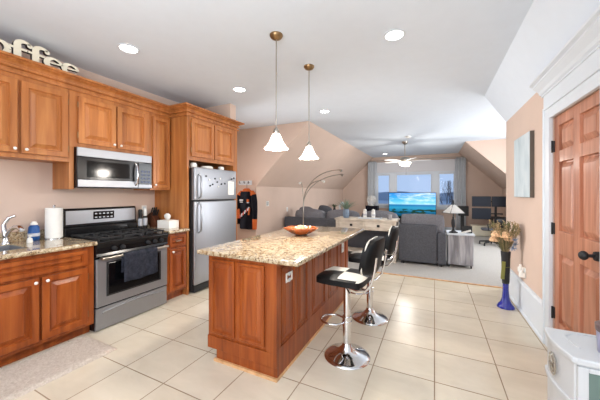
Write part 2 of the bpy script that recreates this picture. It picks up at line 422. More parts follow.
# entry door with six raised panels
b = B()
x0 = .975
b.box(x0+.024, x0+.05, DY0+.004, DY1-.004, .006, DH-.006)
zs = [(.30, .90), (1.10, 1.70), (1.80, 2.02)]
ys = [(DY0+.105, DY0+.385), (DY1-.385, DY1-.105)]
for y0, y1 in ((DY0+.004, ys[0][0]), (ys[0][1], ys[1][0]), (ys[1][1], DY1-.004)): b.box(x0, x0+.026, y0, y1, .006, DH-.006)
for z0, z1 in ((.006, .30), (.90, 1.10), (1.70, 1.80), (2.02, DH-.006)):
    for y0, y1 in ys: b.box(x0, x0+.026, y0, y1, z0, z1)
for z0, z1 in zs:
    for y0, y1 in ys:
        A = [(y0+.014, z0+.014), (y1-.014, z0+.014), (y1-.014, z1-.014), (y0+.014, z1-.014)]
        C = [(y0+.055, z0+.055), (y1-.055, z0+.055), (y1-.055, z1-.055), (y0+.055, z1-.055)]
        va = [b.bm.verts.new((x0+.0238, *q)) for q in A]; vc = [b.bm.verts.new((x0+.003, *q)) for q in C]
        for k in range(4): b.face([va[k], va[(k+1) % 4], vc[(k+1) % 4], vc[k]])
        b.face(vc)
dr = struct(b.done('door_1', M['doorwood'], bev=.0025))
b = B(); b.tube([(.974, 2.50, 1.01), (.955, 2.50, 1.01)], [.033, .030], 20); b.tube([(.957, 2.50, 1.01), (.925, 2.50, 1.01)], .011, 12); b.sphere((.90, 2.50, 1.01), (.026, .031, .031))
b.done('door_knob', M['matblack'], dr)
for z in (.30, 1.06, 1.80):
    b = B(); b.box(.965, .977, DY1-.024, DY1-.002, z, z+.10, .002); b.tube([(.960, DY1-.004, z-.004), (.960, DY1-.004, z+.104)], .008, 10); b.done('hinge', M['matblack'], dr)
# ================================================================ KITCHEN, LEFT WALL
FB = -3.12       # face of base cabinets
SX0, SX1 = -3.66, -3.27
FU = -3.45       # face of upper cabinets
def knob(parent, x, y, z, m='white', r=.014):
    b = B(); b.tube([(x, y, z), (x+.018, y, z)], .006, 8); b.sphere((x+.024, y, z), (r*.8, r, r), u=12, v=8); return b.done('knob', M[m], parent)
def kdoor(root, name, face, y0, y1, z0, z1, mat, kn=None, a=.055, hinge=None):
    b = B(); b.panel((face, y0, z0), Y_, Z_, X_, y1-y0, z1-z0, t=.028, a=a); d = b.done(name, mat, root)
    if kn: knob(d, face+.027, *kn)
    if hinge is not None:
        for z in (z0+.06, z1-.12):
            h = B(); h.tube([(face+.018, hinge, z), (face+.018, hinge, z+.06)], .0055, 8); h.done('hinge', M['bronze'], d)
    return d
def frame_body(b, y0, y1, z0, z1, face, back=WL+.002):
    b.box(back, face, y0, y1, z0, z1)
H, C_ = M['wood_lit'], M['wood_shaded']
# base cabinet (sink)
t = T('base_cabinet', 'long wooden base cabinet under the sink, left of the range', 'cabinet', (-3.4, .6, 0))
b = B(); b.box(WL+.002, FB, -.6, .23, .10, .895); b.box(WL+.002, FB, 1.17, 1.595, .10, .895); b.box(WL+.002, FB, .23, 1.17, .10, .74); b.box(SX1+.01, FB, .23, 1.17, .74, .895); b.box(WL+.002, SX0-.01, .23, 1.17, .74, .895); b.box(WL+.002, FB-.075, -.6, 1.595, 0, .10); b.done('body', C_, t, .002)
for y0, y1, kn in ((-.45, -.03, -.06), (-.01, .41, .02), (.44, .785+.0, None), (.80, 1.155, 1.125), (1.175, 1.53, 1.205)):
    if kn is None: continue
    kdoor(t, 'door', FB, y0, y1, .135, .69, C_, (kn, .655), hinge=(y1+.003 if kn < (y0+y1)/2 else y0-.003))
kdoor(t, 'door', FB, .44, .785, .135, .69, C_, (.75, .655))
for y0, y1 in ((-.45, .41), (.44, 1.53)): kdoor(t, 'drawer_front', FB, y0, y1, .715, .865, C_, a=.04)
# narrow base cabinet right of range
t = T('base_cabinet', 'narrow wooden base cabinet between the range and the refrigerator', 'cabinet', (-3.4, 2.6, 0))
b = B(); b.box(WL+.002, FB, 2.445, 2.755, .10, .895); b.box(WL+.002, FB-.075, 2.445, 2.755, 0, .10); b.done('body', C_, t, .002)
kdoor(t, 'door', FB, 2.475, 2.735, .135, .69, C_, (2.51, .655), a=.045, hinge=2.738)
d = kdoor(t, 'drawer', FB, 2.475, 2.735, .715, .865, C_, a=.035)
b = B(); b.tube([(FB+.02, 2.565, .79), (FB+.04, 2.57, .79), (FB+.045, 2.605, .79), (FB+.04, 2.64, .79), (FB+.02, 2.645, .79)], .006, 8); b.done('handle', M['nickel'], d)
# counters
SX0, SX1, SY0, SY1 = -3.66, -3.27, .25, 1.15
b = B(); zt = (.897, .94)
b.box(WL+.002, SX0, -.6, 1.60, *zt); b.box(SX1, FB+.035, -.6, 1.60, *zt); b.box(SX0, SX1, -.6, SY0, *zt); b.box(SX0, SX1, SY1, 1.60, *zt)
b.tube([(FB+.035, -.6, .9185), (FB+.035, 1.60, .9185)], .0213, 12)
b.box(WL+.002, WL+.022, -.6, 1.59, .94, 1.04)
tag(b.done('countertop', M['granite']), 'speckled granite countertop around the sink, left of the range', 'countertop')
b = B(); b.box(WL+.002, FB+.035, 2.445, 2.765, *zt); b.tube([(FB+.035, 2.445, .9185), (FB+.035, 2.765, .9185)], .0213, 12); b.box(WL+.002, WL+.022, 2.445, 2.765, .94, 1.04)
tag(b.done('countertop', M['granite']), 'short granite countertop between range and refrigerator panel', 'countertop')
# sink
t = T('sink', 'stainless steel sink bowl set in the granite counter', 'sink', (-3.45, .7, .75))
b = B(); r = .012
b.box(SX0, SX0+.006, SY0, SY1, .76, .932); b.box(SX1-.006, SX1, SY0, SY1, .76, .932); b.box(SX0+.006, SX1-.006, SY0, SY0+.006, .76, .932); b.box(SX0+.006, SX1-.006, SY1-.006, SY1, .76, .932); b.box(SX0+.006, SX1-.006, SY0+.006, SY1-.006, .755, .765)
b.done('bowl', M['steel'], t)
b = B(); b.lathe([(.0, .766), (.04, .768), (.045, .766)], (-3.46, .7, 0), 20, close=False); b.done('drain', M['chrome'], t)
# faucet
fy = 1.13
t = T('faucet', 'curved chrome faucet with lever handle behind the sink', 'faucet', (-3.72, fy, .94))
b = B(); b.lathe([(.034, .94), (.034, .95), (.024, .965), (.022, 1.0), (.026, 1.03), (.022, 1.06), (0, 1.065)], (-3.71, fy, 0), 20); b.done('base', M['chrome'], t)
b = B(); b.tube([(-3.71, fy, 1.0), (-3.67, fy+.02, 1.07), (-3.63, fy+.04, 1.10), (-3.58, fy+.06, 1.10), (-3.555, fy+.07, 1.07)], [.018, .018, .020, .026, .022], 14); b.done('spout', M['chrome'], t)
b = B(); b.tube([(-3.71, fy, 1.04), (-3.72, fy-.01, 1.12), (-3.70, fy+.02, 1.19), (-3.67, fy+.06, 1.21)], [.024, .019, .016, .014], 12); b.done('lever', M['chrome'], t)
# dish soap bottle
t = T('dish_soap_bottle', 'blue dish soap bottle on the counter beside the paper towels', 'bottle', (-3.66, 1.47, .94))
cx, cy = -3.72, 1.345
b = B(); b.lathe([(.038, 0), (.046, .006), (.047, .09), (.042, .14), (.028, .16), (.012, .165)], (cx, cy, .94), 20); b.done('bottle_body', M['bluelabel'], t)
b = B(); b.lathe([(.0475, .045), (.0485, .047), (.0485, .075), (.0475, .077)], (cx, cy, .94), 20, close=False); b.done('paper_label', M['greywhite'], t)
b = B(); b.lathe([(.03, .16), (.03, .175), (.022, .18), (.02, .195), (0, .197)], (cx, cy, .94), 16); b.done('cap', M['white'], t)
t = T('soap_pump', 'small white soap dispenser beside the faucet in front of the blue bottle', 'dispenser', (-3.6, 1.3, .94))
b = B(); b.lathe([(.022, 0), (.024, .01), (.02, .04), (.008, .05), (.007, .06)], (-3.60, 1.27, .94), 16); b.done('pump_body', M['white'], t)
b = B(); b.box(-3.615, -3.56, 1.262, 1.278, 1.0, 1.012, .003); b.tube([(-3.6, 1.27, .995), (-3.6, 1.27, 1.004)], .007, 10); b.done('nozzle', M['white'], t)
# paper towel roll
px_, py_ = -3.69, 1.60
t = T('paper_towel_holder', 'upright paper towel roll on a chrome holder left of the range', 'paper towel roll', (px_, py_-.12, .94)); cx, cy = px_, py_-.10
b = B(); b.lathe([(.022, .008), (.068, .008), (.074, .012), (.074, .326), (.068, .33), (.022, .28)], (cx, cy, .94), 32, close=False); b.done('paper_roll', M['paper'], t)
b = B(); b.lathe([(.082, 0), (.082, .006), (.078, .008)], (cx, cy, .94), 28); b.tube([(cx, cy, .945), (cx, cy, 1.285)], .007, 8); b.sphere((cx, cy, 1.29), (.016, .016, .012)); b.done('holder', M['chrome'], t)
# ---- range
RY0, RY1 = 1.602, 2.438
t = T('range', 'stainless steel and black gas range with five burner grates', 'range', (-3.4, 2.02, 0))
b = B(); b.box(WL+.01, -3.13, RY0, RY1, .008, .905); b.done('body', M['black'], t, .003)
b = B(); b.box(-3.79, -3.075, RY0, RY1, .905, .925, .006); b.done('cooktop', M['black'], t)
b = B(); b.box(-3.13, -3.105, RY0+.004, RY1-.004, .012, .235, .006); b.tube([(-3.10, RY0+.06+i*(RY1-RY0-.12)/12, .185+.022*math.sin(PI*i/12)) for i in range(13)], .011, 8); b.done('drawer', M['steel'], t)
b = B(); b.box(-3.13, -3.095, RY0+.004, RY1-.004, .250, .745, .008)
dd = b.done('oven_door', M['steel'], t)
b = B(); b.box(-3.096, -3.091, RY0+.12, RY1-.12, .36, .69, .002); b.done('oven_window', M['blackglass'], dd)
b = B(); b.box(-3.096, -3.090, RY0+.10, RY1-.10, .345, .36); b.box(-3.096, -3.090, RY0+.10, RY1-.10, .69, .705); b.box(-3.096, -3.090, RY0+.10, RY0+.12, .36, .69); b.box(-3.096, -3.090, RY1-.12, RY1-.10, .36, .69); b.done('window_trim', M['matblack'], dd)
hz = .755
b = B(); b.tube([(-3.045, RY0+.03, hz), (-3.045, RY1-.03, hz)], .015, 14); b.box(-3.10, -3.05, RY0+.03, RY0+.055, hz-.013, hz+.013, .004); b.box(-3.10, -3.05, RY1-.055, RY1-.03, hz-.013, hz+.013, .004); b.done('handle', M['nickel'], dd)
b = B(); b.prism([(-3.13, .772), (-3.085, .772), (-3.095, .80), (-3.085, .86), (-3.075, .905), (-3.13, .905)], 'xz', RY0, RY1); cp = b.done('control_panel', M['black'], t, .003)
for y in (RY0+.17, RY0+.26, RY1-.28, RY1-.19, RY1-.10):
    b = B(); b.tube([(-3.088, y, .842), (-3.062, y, .840), (-3.058, y, .840)], [.024, .022, .018], 16); b.box(-3.06, -3.05, y-.004, y+.004, .825, .857, .002); b.done('knob', M['matblack'], cp)
# backguard
b = B(); b.prism([(-3.79, .925), (-3.70, .925), (-3.70, 1.03), (-3.735, 1.045), (-3.74, 1.235), (-3.755, 1.25), (-3.79, 1.25)], 'xz', RY0, RY1); bgd = b.done('backguard', M['black'], t, .006)
b = B(); b.box(-3.737, -3.728, RY0+.02, RY1-.02, 1.065, 1.225, .004); b.done('backguard_panel', M['steel'], bgd)
b = B(); b.box(-3.729, -3.722, 1.90, 2.14, 1.11, 1.205, .004); b.done('clock_display', M['blackglass'], bgd)
for k in range(5):
    for j in range(2):
        b = B(); b.box(-3.7225, -3.720, 1.915+k*.045, 1.94+k*.045, 1.125+j*.045, 1.14+j*.045); b.done('button', M['greywhite'], bgd)
# grates
for k in range(3):
    y0 = RY0+.03+k*.262; y1 = y0+.252
    b = B(); s_ = .006
    for y in (y0+.01, y1-.01): b.box(-3.66, -3.12, y-s_, y+s_, .945, .96)
    for x in (-3.655, -3.39, -3.125): b.box(x-s_, x+s_, y0+.01, y1-.01, .945, .96)
    for x in (-3.53, -3.25):
        b.box(x-.005, x+.005, y0+.02, y1-.02, .950, .966); b.box(x-.10, x+.10, (y0+y1)/2-.005, (y0+y1)/2+.005, .950, .966)
    for x in (-3.65, -3.13):
        for y in (y0+.015, y1-.015): b.box(x-s_, x+s_, y-s_, y+s_, .925, .946)
    g = b.done('grate', M['matblack'], t)
    for x in ((-3.53, -3.25) if k != 1 else (-3.39,)):
        b = B(); b.lathe([(.05, .925), (.05, .932), (.035, .936), (.035, .944), (0, .946)], (x, (y0+y1)/2, 0), 20); b.done('burner', M['matblack'], t)
# towel over the handle
t = T('dish_towel', 'dark towel hanging over the oven door handle', 'towel', (-3.04, 1.98, .5))
b = B(); ty0, ty1 = 1.84, 2.24; n = 14; prof = []
for i in range(12): prof.append((-3.068+.0005*i, .56+.19*i/11))
for i in range(1, 6):
    a = PI-PI*i/6; prof.append((-3.045+.021*math.cos(a), hz+.021*math.sin(a)))
for i in range(18): prof.append((-3.022+.001*i*.3, .752-.285*i/17))
rows = []
for x, z in prof:
    rows.append([])
    for j in range(n+1):
        f = j/n; dz = max(0, hz-z); wv = math.sin(f*PI*5+1)*.010*min(1, dz*5)
        rows[-1].append(b.bm.verts.new((x+wv if x > -3.05 else x, ty0+(ty1-ty0)*f+dz*.05*(f-.5), z-.012*math.sin(f*4)*min(1, dz*3))))
for r0, r1 in zip(rows, rows[1:]):
    for j in range(n): b.face([r0[j], r0[j+1], r1[j+1], r1[j]], 0, True)
o = b.done('towel_cloth', M['navycloth'], t); md = o.modifiers.new('solid', 'SOLIDIFY'); md.thickness = .006; md.offset = 0
# shakers, knife block, tissue box on short counter
for i, (x, y, h_) in enumerate(((-3.70, 2.478, .26), (-3.70, 2.548, .27))):
    t = T('pepper_mill', ['spice grinder with a black top next to the range backguard', 'spice grinder with a white cap between the black topped one and the knife block'][i], 'spice grinder', (x, y, .94))
    b = B(); b.lathe([(.026, 0), (.028, .005), (.028, h_*.55), (.024, h_*.62)], (x, y, .94), 18); b.done('grinder_body', [M['matblack'], M['matblack']][i], t)
    b = B(); b.lathe([(.0285, h_*.12), (.0292, h_*.13), (.0292, h_*.5), (.0285, h_*.51)], (x, y, .94), 18, close=False); b.done('paper_label', M['greywhite'], t)
    b = B(); b.lathe([(.024, h_*.62), (.026, h_*.64), (.026, h_*.95), (.02, h_), (0, h_)], (x, y, .94), 18); b.done('cap', [M['matblack'], M['white']][i], t)
t = T('knife_block', 'dark wooden knife block with black handled knives on the short counter', 'knife block', (-3.62, 2.66, .94))
b = B(); b.prism([(-3.70, .94), (-3.56, .94), (-3.60, 1.03), (-3.69, 1.15), (-3.77, 1.10)], 'xz', 2.62, 2.72); b.done('block', M['knife'], t, .004)
for i in range(3):
    for j in range(2):
        y = 2.64+i*.03; x = -3.66-.045*j
        z = 1.10+.03*j
        b = B(); b.box(x-.008, x+.008, y-.008, y+.008, z-.01, z+.10, .004, rot=RY(.45), piv=(x, y, z)); b.done('knife_handle', M['matblack'], t)
t = T('tissue_box', 'white tissue box with tissue pulled out on the short counter', 'tissue box', (-3.35, 2.62, .94))
b = B(); b.box(-3.48, -3.24, 2.575, 2.735, .941, 1.05, .004); b.done('box', M['paper'], t)
b = B(); random.seed(3); rings = []
for j in range(5):
    z = 1.048+j*.022; r_ = (.012, .028, .038, .036, .016)[j]
    rings.append([b.bm.verts.new((-3.37+math.cos(k*PI/6)*r_*(1.3+.5*random.random()), 2.655+math.sin(k*PI/6)*r_*(.6+.5*random.random()), z+.012*random.random())) for k in range(12)])
for r0, r1 in zip(rings, rings[1:]):
    for k in range(12): b.face([r0[k], r0[(k+1) % 12], r1[(k+1) % 12], r1[k]], 0, True)
b.face(rings[-1]); b.done('tissue', M['paper'], t)
def outlet(x, y, z, n, label, cat='outlet', name='wall_outlet', w=.075, h=.118, m='white'):
    t = T(name, label, cat, (x, y, z))
    u = Vector(n).cross(Z_); N = Vector(n); O = Vector((x, y, z))-u*w/2-Z_*h/2
    b = B(); b.panel(O, u, Z_, N, w, h, t=.008, a=.016, raised=False); p_ = b.done('cover_plate', M[m], t)
    for s_ in ((-.025, .025) if cat == 'outlet' else (0,)):
        b = B(); c = Vector((x, y, z))+N*.004
        hw, hh = (.014, .015) if cat == 'outlet' else (.012, .028)
        a_ = c+u*hw+Z_*(s_+hh)+N*.005; d_ = c-u*hw+Z_*(s_-hh)
        b.box(min(a_.x, d_.x), max(a_.x, d_.x), min(a_.y, d_.y), max(a_.y, d_.y), min(a_.z, d_.z), max(a_.z, d_.z), .001); b.done('socket' if cat == 'outlet' else 'rocker', M['trim'], t)
    return t
outlet(WL, 2.60, 1.19, (1, 0, 0), 'white wall outlet above the spice grinders by the knife block')
# ---- upper cabinets
t = T('upper_cabinet', 'wooden upper cabinet over the sink counter, left of the microwave', 'cabinet', (-3.6, .6, 1.76))
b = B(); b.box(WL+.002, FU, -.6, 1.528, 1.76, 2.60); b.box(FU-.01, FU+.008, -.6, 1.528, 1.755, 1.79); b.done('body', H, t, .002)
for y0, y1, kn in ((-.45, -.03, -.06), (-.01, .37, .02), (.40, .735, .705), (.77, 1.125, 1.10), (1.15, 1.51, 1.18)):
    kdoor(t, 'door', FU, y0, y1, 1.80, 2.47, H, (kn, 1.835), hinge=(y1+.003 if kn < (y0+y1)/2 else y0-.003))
t = T('upper_cabinet', 'wooden cabinet with two short doors directly above the microwave', 'cabinet', (-3.6, 2.0, 1.94))
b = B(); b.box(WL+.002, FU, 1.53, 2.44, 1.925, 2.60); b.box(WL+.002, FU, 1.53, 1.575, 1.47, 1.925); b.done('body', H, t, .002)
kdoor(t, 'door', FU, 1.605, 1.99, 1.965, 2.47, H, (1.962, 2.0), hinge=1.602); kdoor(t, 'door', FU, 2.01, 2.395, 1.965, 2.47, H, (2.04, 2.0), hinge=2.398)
t = T('upper_cabinet', 'narrow tall wooden wall cabinet between microwave and refrigerator panel', 'cabinet', (-3.6, 2.6, 1.47))
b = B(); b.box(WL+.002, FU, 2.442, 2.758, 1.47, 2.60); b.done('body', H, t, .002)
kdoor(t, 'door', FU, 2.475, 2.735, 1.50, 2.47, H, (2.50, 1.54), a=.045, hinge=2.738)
# tall refrigerator surround
t = T('tall_cabinet', 'tall wooden cabinet surround enclosing the refrigerator', 'cabinet', (-3.4, 3.3, 0))
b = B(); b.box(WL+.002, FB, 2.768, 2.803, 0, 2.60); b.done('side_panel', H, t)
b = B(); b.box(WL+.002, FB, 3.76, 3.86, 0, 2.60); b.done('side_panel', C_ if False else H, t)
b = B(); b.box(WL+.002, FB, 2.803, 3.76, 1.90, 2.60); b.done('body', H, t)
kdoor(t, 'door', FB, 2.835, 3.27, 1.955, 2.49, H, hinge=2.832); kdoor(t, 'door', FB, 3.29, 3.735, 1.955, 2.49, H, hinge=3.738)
# crown moulding, one run along the uppers and around the tall unit
t = T('crown_molding', 'stepped wooden crown moulding along the top of the cabinets', 'moulding', (-3.45, 1.5, 2.55))
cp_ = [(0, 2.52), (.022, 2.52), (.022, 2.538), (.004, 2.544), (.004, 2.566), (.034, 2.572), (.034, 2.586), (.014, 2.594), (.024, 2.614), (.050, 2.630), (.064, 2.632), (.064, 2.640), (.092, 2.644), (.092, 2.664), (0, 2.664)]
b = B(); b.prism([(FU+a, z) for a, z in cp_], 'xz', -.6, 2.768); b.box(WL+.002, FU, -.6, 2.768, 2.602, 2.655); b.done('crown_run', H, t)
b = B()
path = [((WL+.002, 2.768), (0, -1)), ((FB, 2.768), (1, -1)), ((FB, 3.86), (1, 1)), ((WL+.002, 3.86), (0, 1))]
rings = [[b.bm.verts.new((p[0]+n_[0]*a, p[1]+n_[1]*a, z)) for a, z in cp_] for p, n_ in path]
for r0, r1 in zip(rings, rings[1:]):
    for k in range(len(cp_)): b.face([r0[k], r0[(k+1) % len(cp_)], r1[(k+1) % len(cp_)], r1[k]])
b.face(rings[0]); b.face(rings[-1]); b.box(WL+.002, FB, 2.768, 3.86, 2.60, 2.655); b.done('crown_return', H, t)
# microwave
t = T('microwave', 'over the range stainless steel microwave with black window', 'microwave', (-3.6, 2.0, 1.48))
MY0, MY1, MF = 1.58, 2.437, -3.40
b = B(); b.box(WL+.002, MF-.02, MY0, MY1, 1.485, 1.922, .003); b.done('body', M['black'], t)
b = B(); b.box(MF-.02, MF, MY0, MY1, 1.825, 1.922, .005); b.done('top_vent_strip', M['steel'], t)
b = B(); b.box(MF-.02, MF, MY0, MY1-.19, 1.495, 1.822, .005); dm = b.done('microwave_door', M['black'], t)
b = B(); b.box(MF-.004, MF+.004, MY0+.004, MY1-.194, 1.497, 1.575, .003); b.done('door_trim', M['steel'], dm)
b = B(); b.box(MF, MF+.004, MY0+.09, MY1-.30, 1.605, 1.785, .002); b.done('window', M['blackglass'], dm)
b = B(); b.tube([(MF, MY1-.225, 1.53), (MF+.035, MY1-.225, 1.56), (MF+.045, MY1-.225, 1.66), (MF+.035, MY1-.225, 1.76), (MF, MY1-.225, 1.80)], .014, 12); b.done('handle', M['chrome'], dm)
b = B(); b.box(MF-.02, MF, MY1-.187, MY1, 1.495, 1.822, .005); pn = b.done('keypad_panel', M['blackglass'], t)
b = B(); b.box(MF-.002, MF+.003, MY1-.187, MY1, 1.497, 1.54, .002); b.done('panel_trim', M['steel'], pn)
for r_ in range(4):
    for c in range(3):
        b = B(); b.box(MF, MF+.002, MY1-.15+c*.045, MY1-.12+c*.045, 1.56+r_*.045, 1.585+r_*.045); b.done('key', plain('grey_blue_key', (70, 80, 110), .4, var=0) if (r_+c) == 0 else bpy.data.materials['grey_blue_key'], pn)
# refrigerator
t = T('refrigerator', 'stainless steel top freezer refrigerator with magnets and a note', 'refrigerator', (-3.4, 3.28, 0))
FF = -3.03
b = B(); b.box(WL+.03, FF-.055, 2.825, 3.735, .02, 1.785, .004); b.done('body', M['matblack'], t)
b = B(); b.box(FF-.05, FF, 2.825, 3.735, 1.325, 1.80, .018, 4); b.box(FF-.055, FF-.03, 2.823, 2.83, 1.33, 1.795); fz = b.done('freezer_door', M['steel'], t)
b = B(); b.box(FF-.05, FF, 2.825, 3.735, .12, 1.31, .018, 4); fd = b.done('fridge_door', M['steel'], t)
b = B(); b.box(FF-.07, FF-.02, 2.83, 3.73, .02, .11); b.done('kick_grille', M['matblack'], t)
for p_, z0, z1 in ((fz, 1.35, 1.70), (fd, .86, 1.29)):
    b = B(); b.tube([(FF-.002, 2.90, z0), (FF+.04, 2.90, z0+.03), (FF+.048, 2.90, (z0+z1)/2), (FF+.04, 2.90, z1-.03), (FF-.002, 2.90, z1)], .015, 12, flat=.8); b.done('handle', M['steel'], p_)
for i, (y, z) in enumerate([(3.10, 1.63), (3.17, 1.56), (3.22, 1.65), (3.27, 1.60), (3.33, 1.655), (3.04, 1.68), (3.36, 1.57), (3.12, 1.54), (3.29, 1.53), (3.44, 1.58), (3.60, 1.66), (3.66, 1.68)]):
    b = B(); b.tube([(FF+.001, y, z), (FF+.009, y, z)], .013, 12); tag(b.done('fridge_magnet', M['matblack'] if i % 4 else M['white']), ['small black round magnet in the scatter on the freezer door', 'small white round magnet in the scatter on the freezer door'][0 if i % 4 else 1], 'magnet', 'black magnets on the freezer door' if i % 4 else 'white magnets on the freezer door')
t = T('paper_note', 'white paper note clipped to the right side of the freezer door', 'note', (FF, 3.6, 1.5))
b = B(); b.box(FF+.001, FF+.005, 3.52, 3.66, 1.40, 1.62); pp = b.done('sheet', M['paper'], t)
for k in range(5):
    b = B(); b.box(FF+.005, FF+.006, 3.54, 3.64-.02*(k % 2), 1.58-.035*k, 1.586-.035*k); b.done('text_line', M['greywhite'], pp)
# bowls on top of the fridge
for i, (y, h_, lab) in enumerate(((2.94, .09, 'white rounded bowl on top of the refrigerator at its left end'), (3.20, .06, 'low white dish on top of the refrigerator, middle'), (3.52, .08, 'white rounded cup on top of the refrigerator at its right end'))):
    b = B(); r_ = (.05, .10, .05)[i]
    b.lathe([(r_*.6, 0), (r_*.95, h_*.2), (r_, h_*.6), (r_*.8, h_*.93), (0, h_)], (-3.18, y, 1.787), 20)
    tag(b.done(('bowl', 'dish', 'cup')[i], M['white']), lab, ('bowl', 'dish', 'cup')[i])
# coffee letters on top of the crown
def ribbon(b, pts, wd, x0, x1, mi_f=0):
    n = len(pts); Lp, Rp = [], []
    for i in range(n):
        a = Vector(pts[max(i-1, 0)]); c = Vector(pts[min(i+1, n-1)]); t_ = (c-a).normalized(); nn = Vector((-t_.y, t_.x)); w_ = wd[i] if isinstance(wd, list) else wd
        Lp.append(Vector(pts[i])+nn*w_/2); Rp.append(Vector(pts[i])-nn*w_/2)
    vf = [(b.bm.verts.new((x1, p.x, p.y)), b.bm.verts.new((x0, p.x, p.y))) for p in Lp]
    vr = [(b.bm.verts.new((x1, p.x, p.y)), b.bm.verts.new((x0, p.x, p.y))) for p in Rp]
    for i in range(n-1):
        b.face([vf[i][0], vf[i+1][0], vr[i+1][0], vr[i][0]], 0); b.face([vf[i][1], vf[i+1][1], vr[i+1][1], vr[i][1]], 1)
        b.face([vf[i][0], vf[i+1][0], vf[i+1][1], vf[i][1]], 1); b.face([vr[i][0], vr[i+1][0], vr[i+1][1], vr[i][1]], 1)
    for e in (0, n-1): b.face([vf[e][0], vr[e][0], vr[e][1], vf[e][1]], 1)
def arc(cy, cz, ry, rz, a0, a1, n=20): return [(cy+ry*math.cos(math.radians(a0+(a1-a0)*i/n)), cz+rz*math.sin(math.radians(a0+(a1-a0)*i/n))) for i in range(n+1)]
def letter(ch, y, z, label, x0=-3.50, x1=-3.46):
    b = B()
    if ch in 'co e'.replace(' ', '') or ch == 'e':
        cy, cz, r_ = y+.085, z+.075, .056
        a0, a1 = {'e': (8, 325), 'c': (45, 320), 'o': (0, 360)}[ch]
        n = 28; pts = arc(cy, cz, r_*1.1, r_, a0, a1, n)
        wd = [.018+.030*abs(math.cos(math.radians(a0+(a1-a0)*i/n)))*(1 if 90 < (a0+(a1-a0)*i/n) < 270 or ch == 'o' else .35) for i in range(n+1)]
        ribbon(b, pts, wd, x0, x1)
        if ch == 'e': ribbon(b, [(cy-r_, cz+.004), (cy+r_*1.16, cz+.012)], .016, x0+.001, x1-.001)
        if ch == 'c': ribbon(b, arc(cy+.035, cz+.03, .008, .008, 0, 360, 10), .016, x0, x1)
    else:
        ribbon(b, [(y+.05, z), (y+.05, z+.15)]+arc(y+.10, z+.155, .05, .042, 170, 40, 10), [.054]*2+[.05-.003*i for i in range(11)], x0, x1)
        ribbon(b, arc(y+.138, z+.172, .012, .012, 0, 360, 10), .02, x0, x1)
        ribbon(b, [(y-.005, z+.115), (y+.12, z+.115)], .022, x0+.001, x1-.001)
        ribbon(b, [(y+.0, z+.012), (y+.105, z+.012)], .024, x0+.001, x1-.001)
    for v in b.bm.verts: v.co.z = zl+(v.co.z-zl)*.93; v.co.y = y+(v.co.y-y)*1.0
    tag(b.done('decorative_letter', [M['cream'], M['brownedge']]), label, 'letter', 'letters of the coffee sign on the cabinets')
zl = 2.664
letter('o', .925, zl, 'cream wooden letter O of the coffee sign at the left picture edge')
letter('f', 1.085, zl, 'cream wooden letter F next to the O of the coffee sign')
letter('f', 1.215, zl, 'cream wooden letter F next to the first E of the coffee sign')
letter('e', 1.325, zl, 'cream wooden letter E right after the second F')
letter('e', 1.468, zl, 'cream wooden letter E that ends the coffee sign')
# rug
b = B(); nx, ny = 26, 60; random.seed(11); g = []
for i in range(nx+1):
    g.append([])
    for j in range(ny+1):
        x = -3.13+.52*i/nx; y = -.4+1.93*j/ny; e = min(i, nx-i, j, ny-j); z = .004 if e == 0 else .022+.006*random.random()
        g[-1].append(b.bm.verts.new((x+(random.random()-.5)*.008, y+(random.random()-.5)*.008, z)))
for i in range(nx):
    for j in range(ny): b.face([g[i][j], g[i+1][j], g[i+1][j+1], g[i][j+1]], 0, True)
for edge in ([g[0][j] for j in range(ny+1)], [g[nx][j] for j in range(ny+1)], [g[i][0] for i in range(nx+1)], [g[i][ny] for i in range(nx+1)]):
    low = [b.bm.verts.new((v.co.x, v.co.y, .0005)) for v in edge]
    for k in range(len(edge)-1): b.face([edge[k], edge[k+1], low[k+1], low[k]])
tag(b.done('rug', M['rug']), 'beige shaggy runner rug on the tiles in front of the sink cabinet', 'rug')
# ================================================================ ISLAND
t = T('kitchen_island', 'wooden kitchen island with raised panels and granite top', 'island', (-1.4, 2.8, 0))
IX0, IX1, IY0, IY1 = -1.765, -1.085, 1.80, 3.70
b = B(); b.box(IX0, IX1, IY0, IY1, .10, .895); b.box(IX0+.09, IX1+.0, IY0+.0, IY1, .012, .10); b.done('body', C_, t, .002)
b = B(); b.box(IX0+.075, IX1+.018, IY0-.018, IY0, 0, .022); b.box(IX1, IX1+.018, IY0, IY1, 0, .022); b.done('shoe_molding', M['ply'], t)
for y0, w_ in ((IX0+.035, .255), (IX0+.325, .255)):
    b = B(); b.panel((y0, IY0, .145 if False else .235), X_, Z_, -Y_, w_, .63, t=.018, a=.022); b.done('end_panel', C_, t)
b = B(); b.box(IX0, IX1+.012, IY0-.012, IY0, .10, .205); b.box(IX1-.075, IX1+.012, IY0-.012, IY0, .205, .895); b.done('corner_trim', C_, t, .002)
b = B(); b.box(IX1, IX1+.012, IY0, IY1, .022, .235); b.box(IX1, IX1+.012, IY0, IY1, .855, .895)
for y0, y1 in ((IY0, IY0+.06), (2.10, 2.13), (2.36, 2.46), (2.82, 2.92), (3.26, 3.36), (3.62, IY1)): b.box(IX1, IX1+.012, y0, y1, .235, .855)
b.done('side_frame', C_, t, .002)
for y0, y1 in ((1.87, 2.09), (2.14, 2.35), (2.47, 2.81), (2.93, 3.25), (3.37, 3.61)):
    b = B(); b.panel((IX1, y0, .245), Y_, Z_, X_, y1-y0, .60, t=.014, a=.012); b.done('side_panel', C_, t)
b = B(); b.box(-1.865, -.875, 1.755, 3.82, .897, .935, .012, 3); b.done('stone_top', M['granite'], t)
outlet(IX1+.012, 1.985, .745, (1, 0, 0), 'white outlet on the near end of the island side', w=.11, h=.075)
outlet(IX1+.012, 3.45, .72, (1, 0, 0), 'white outlet on the far end of the island side')
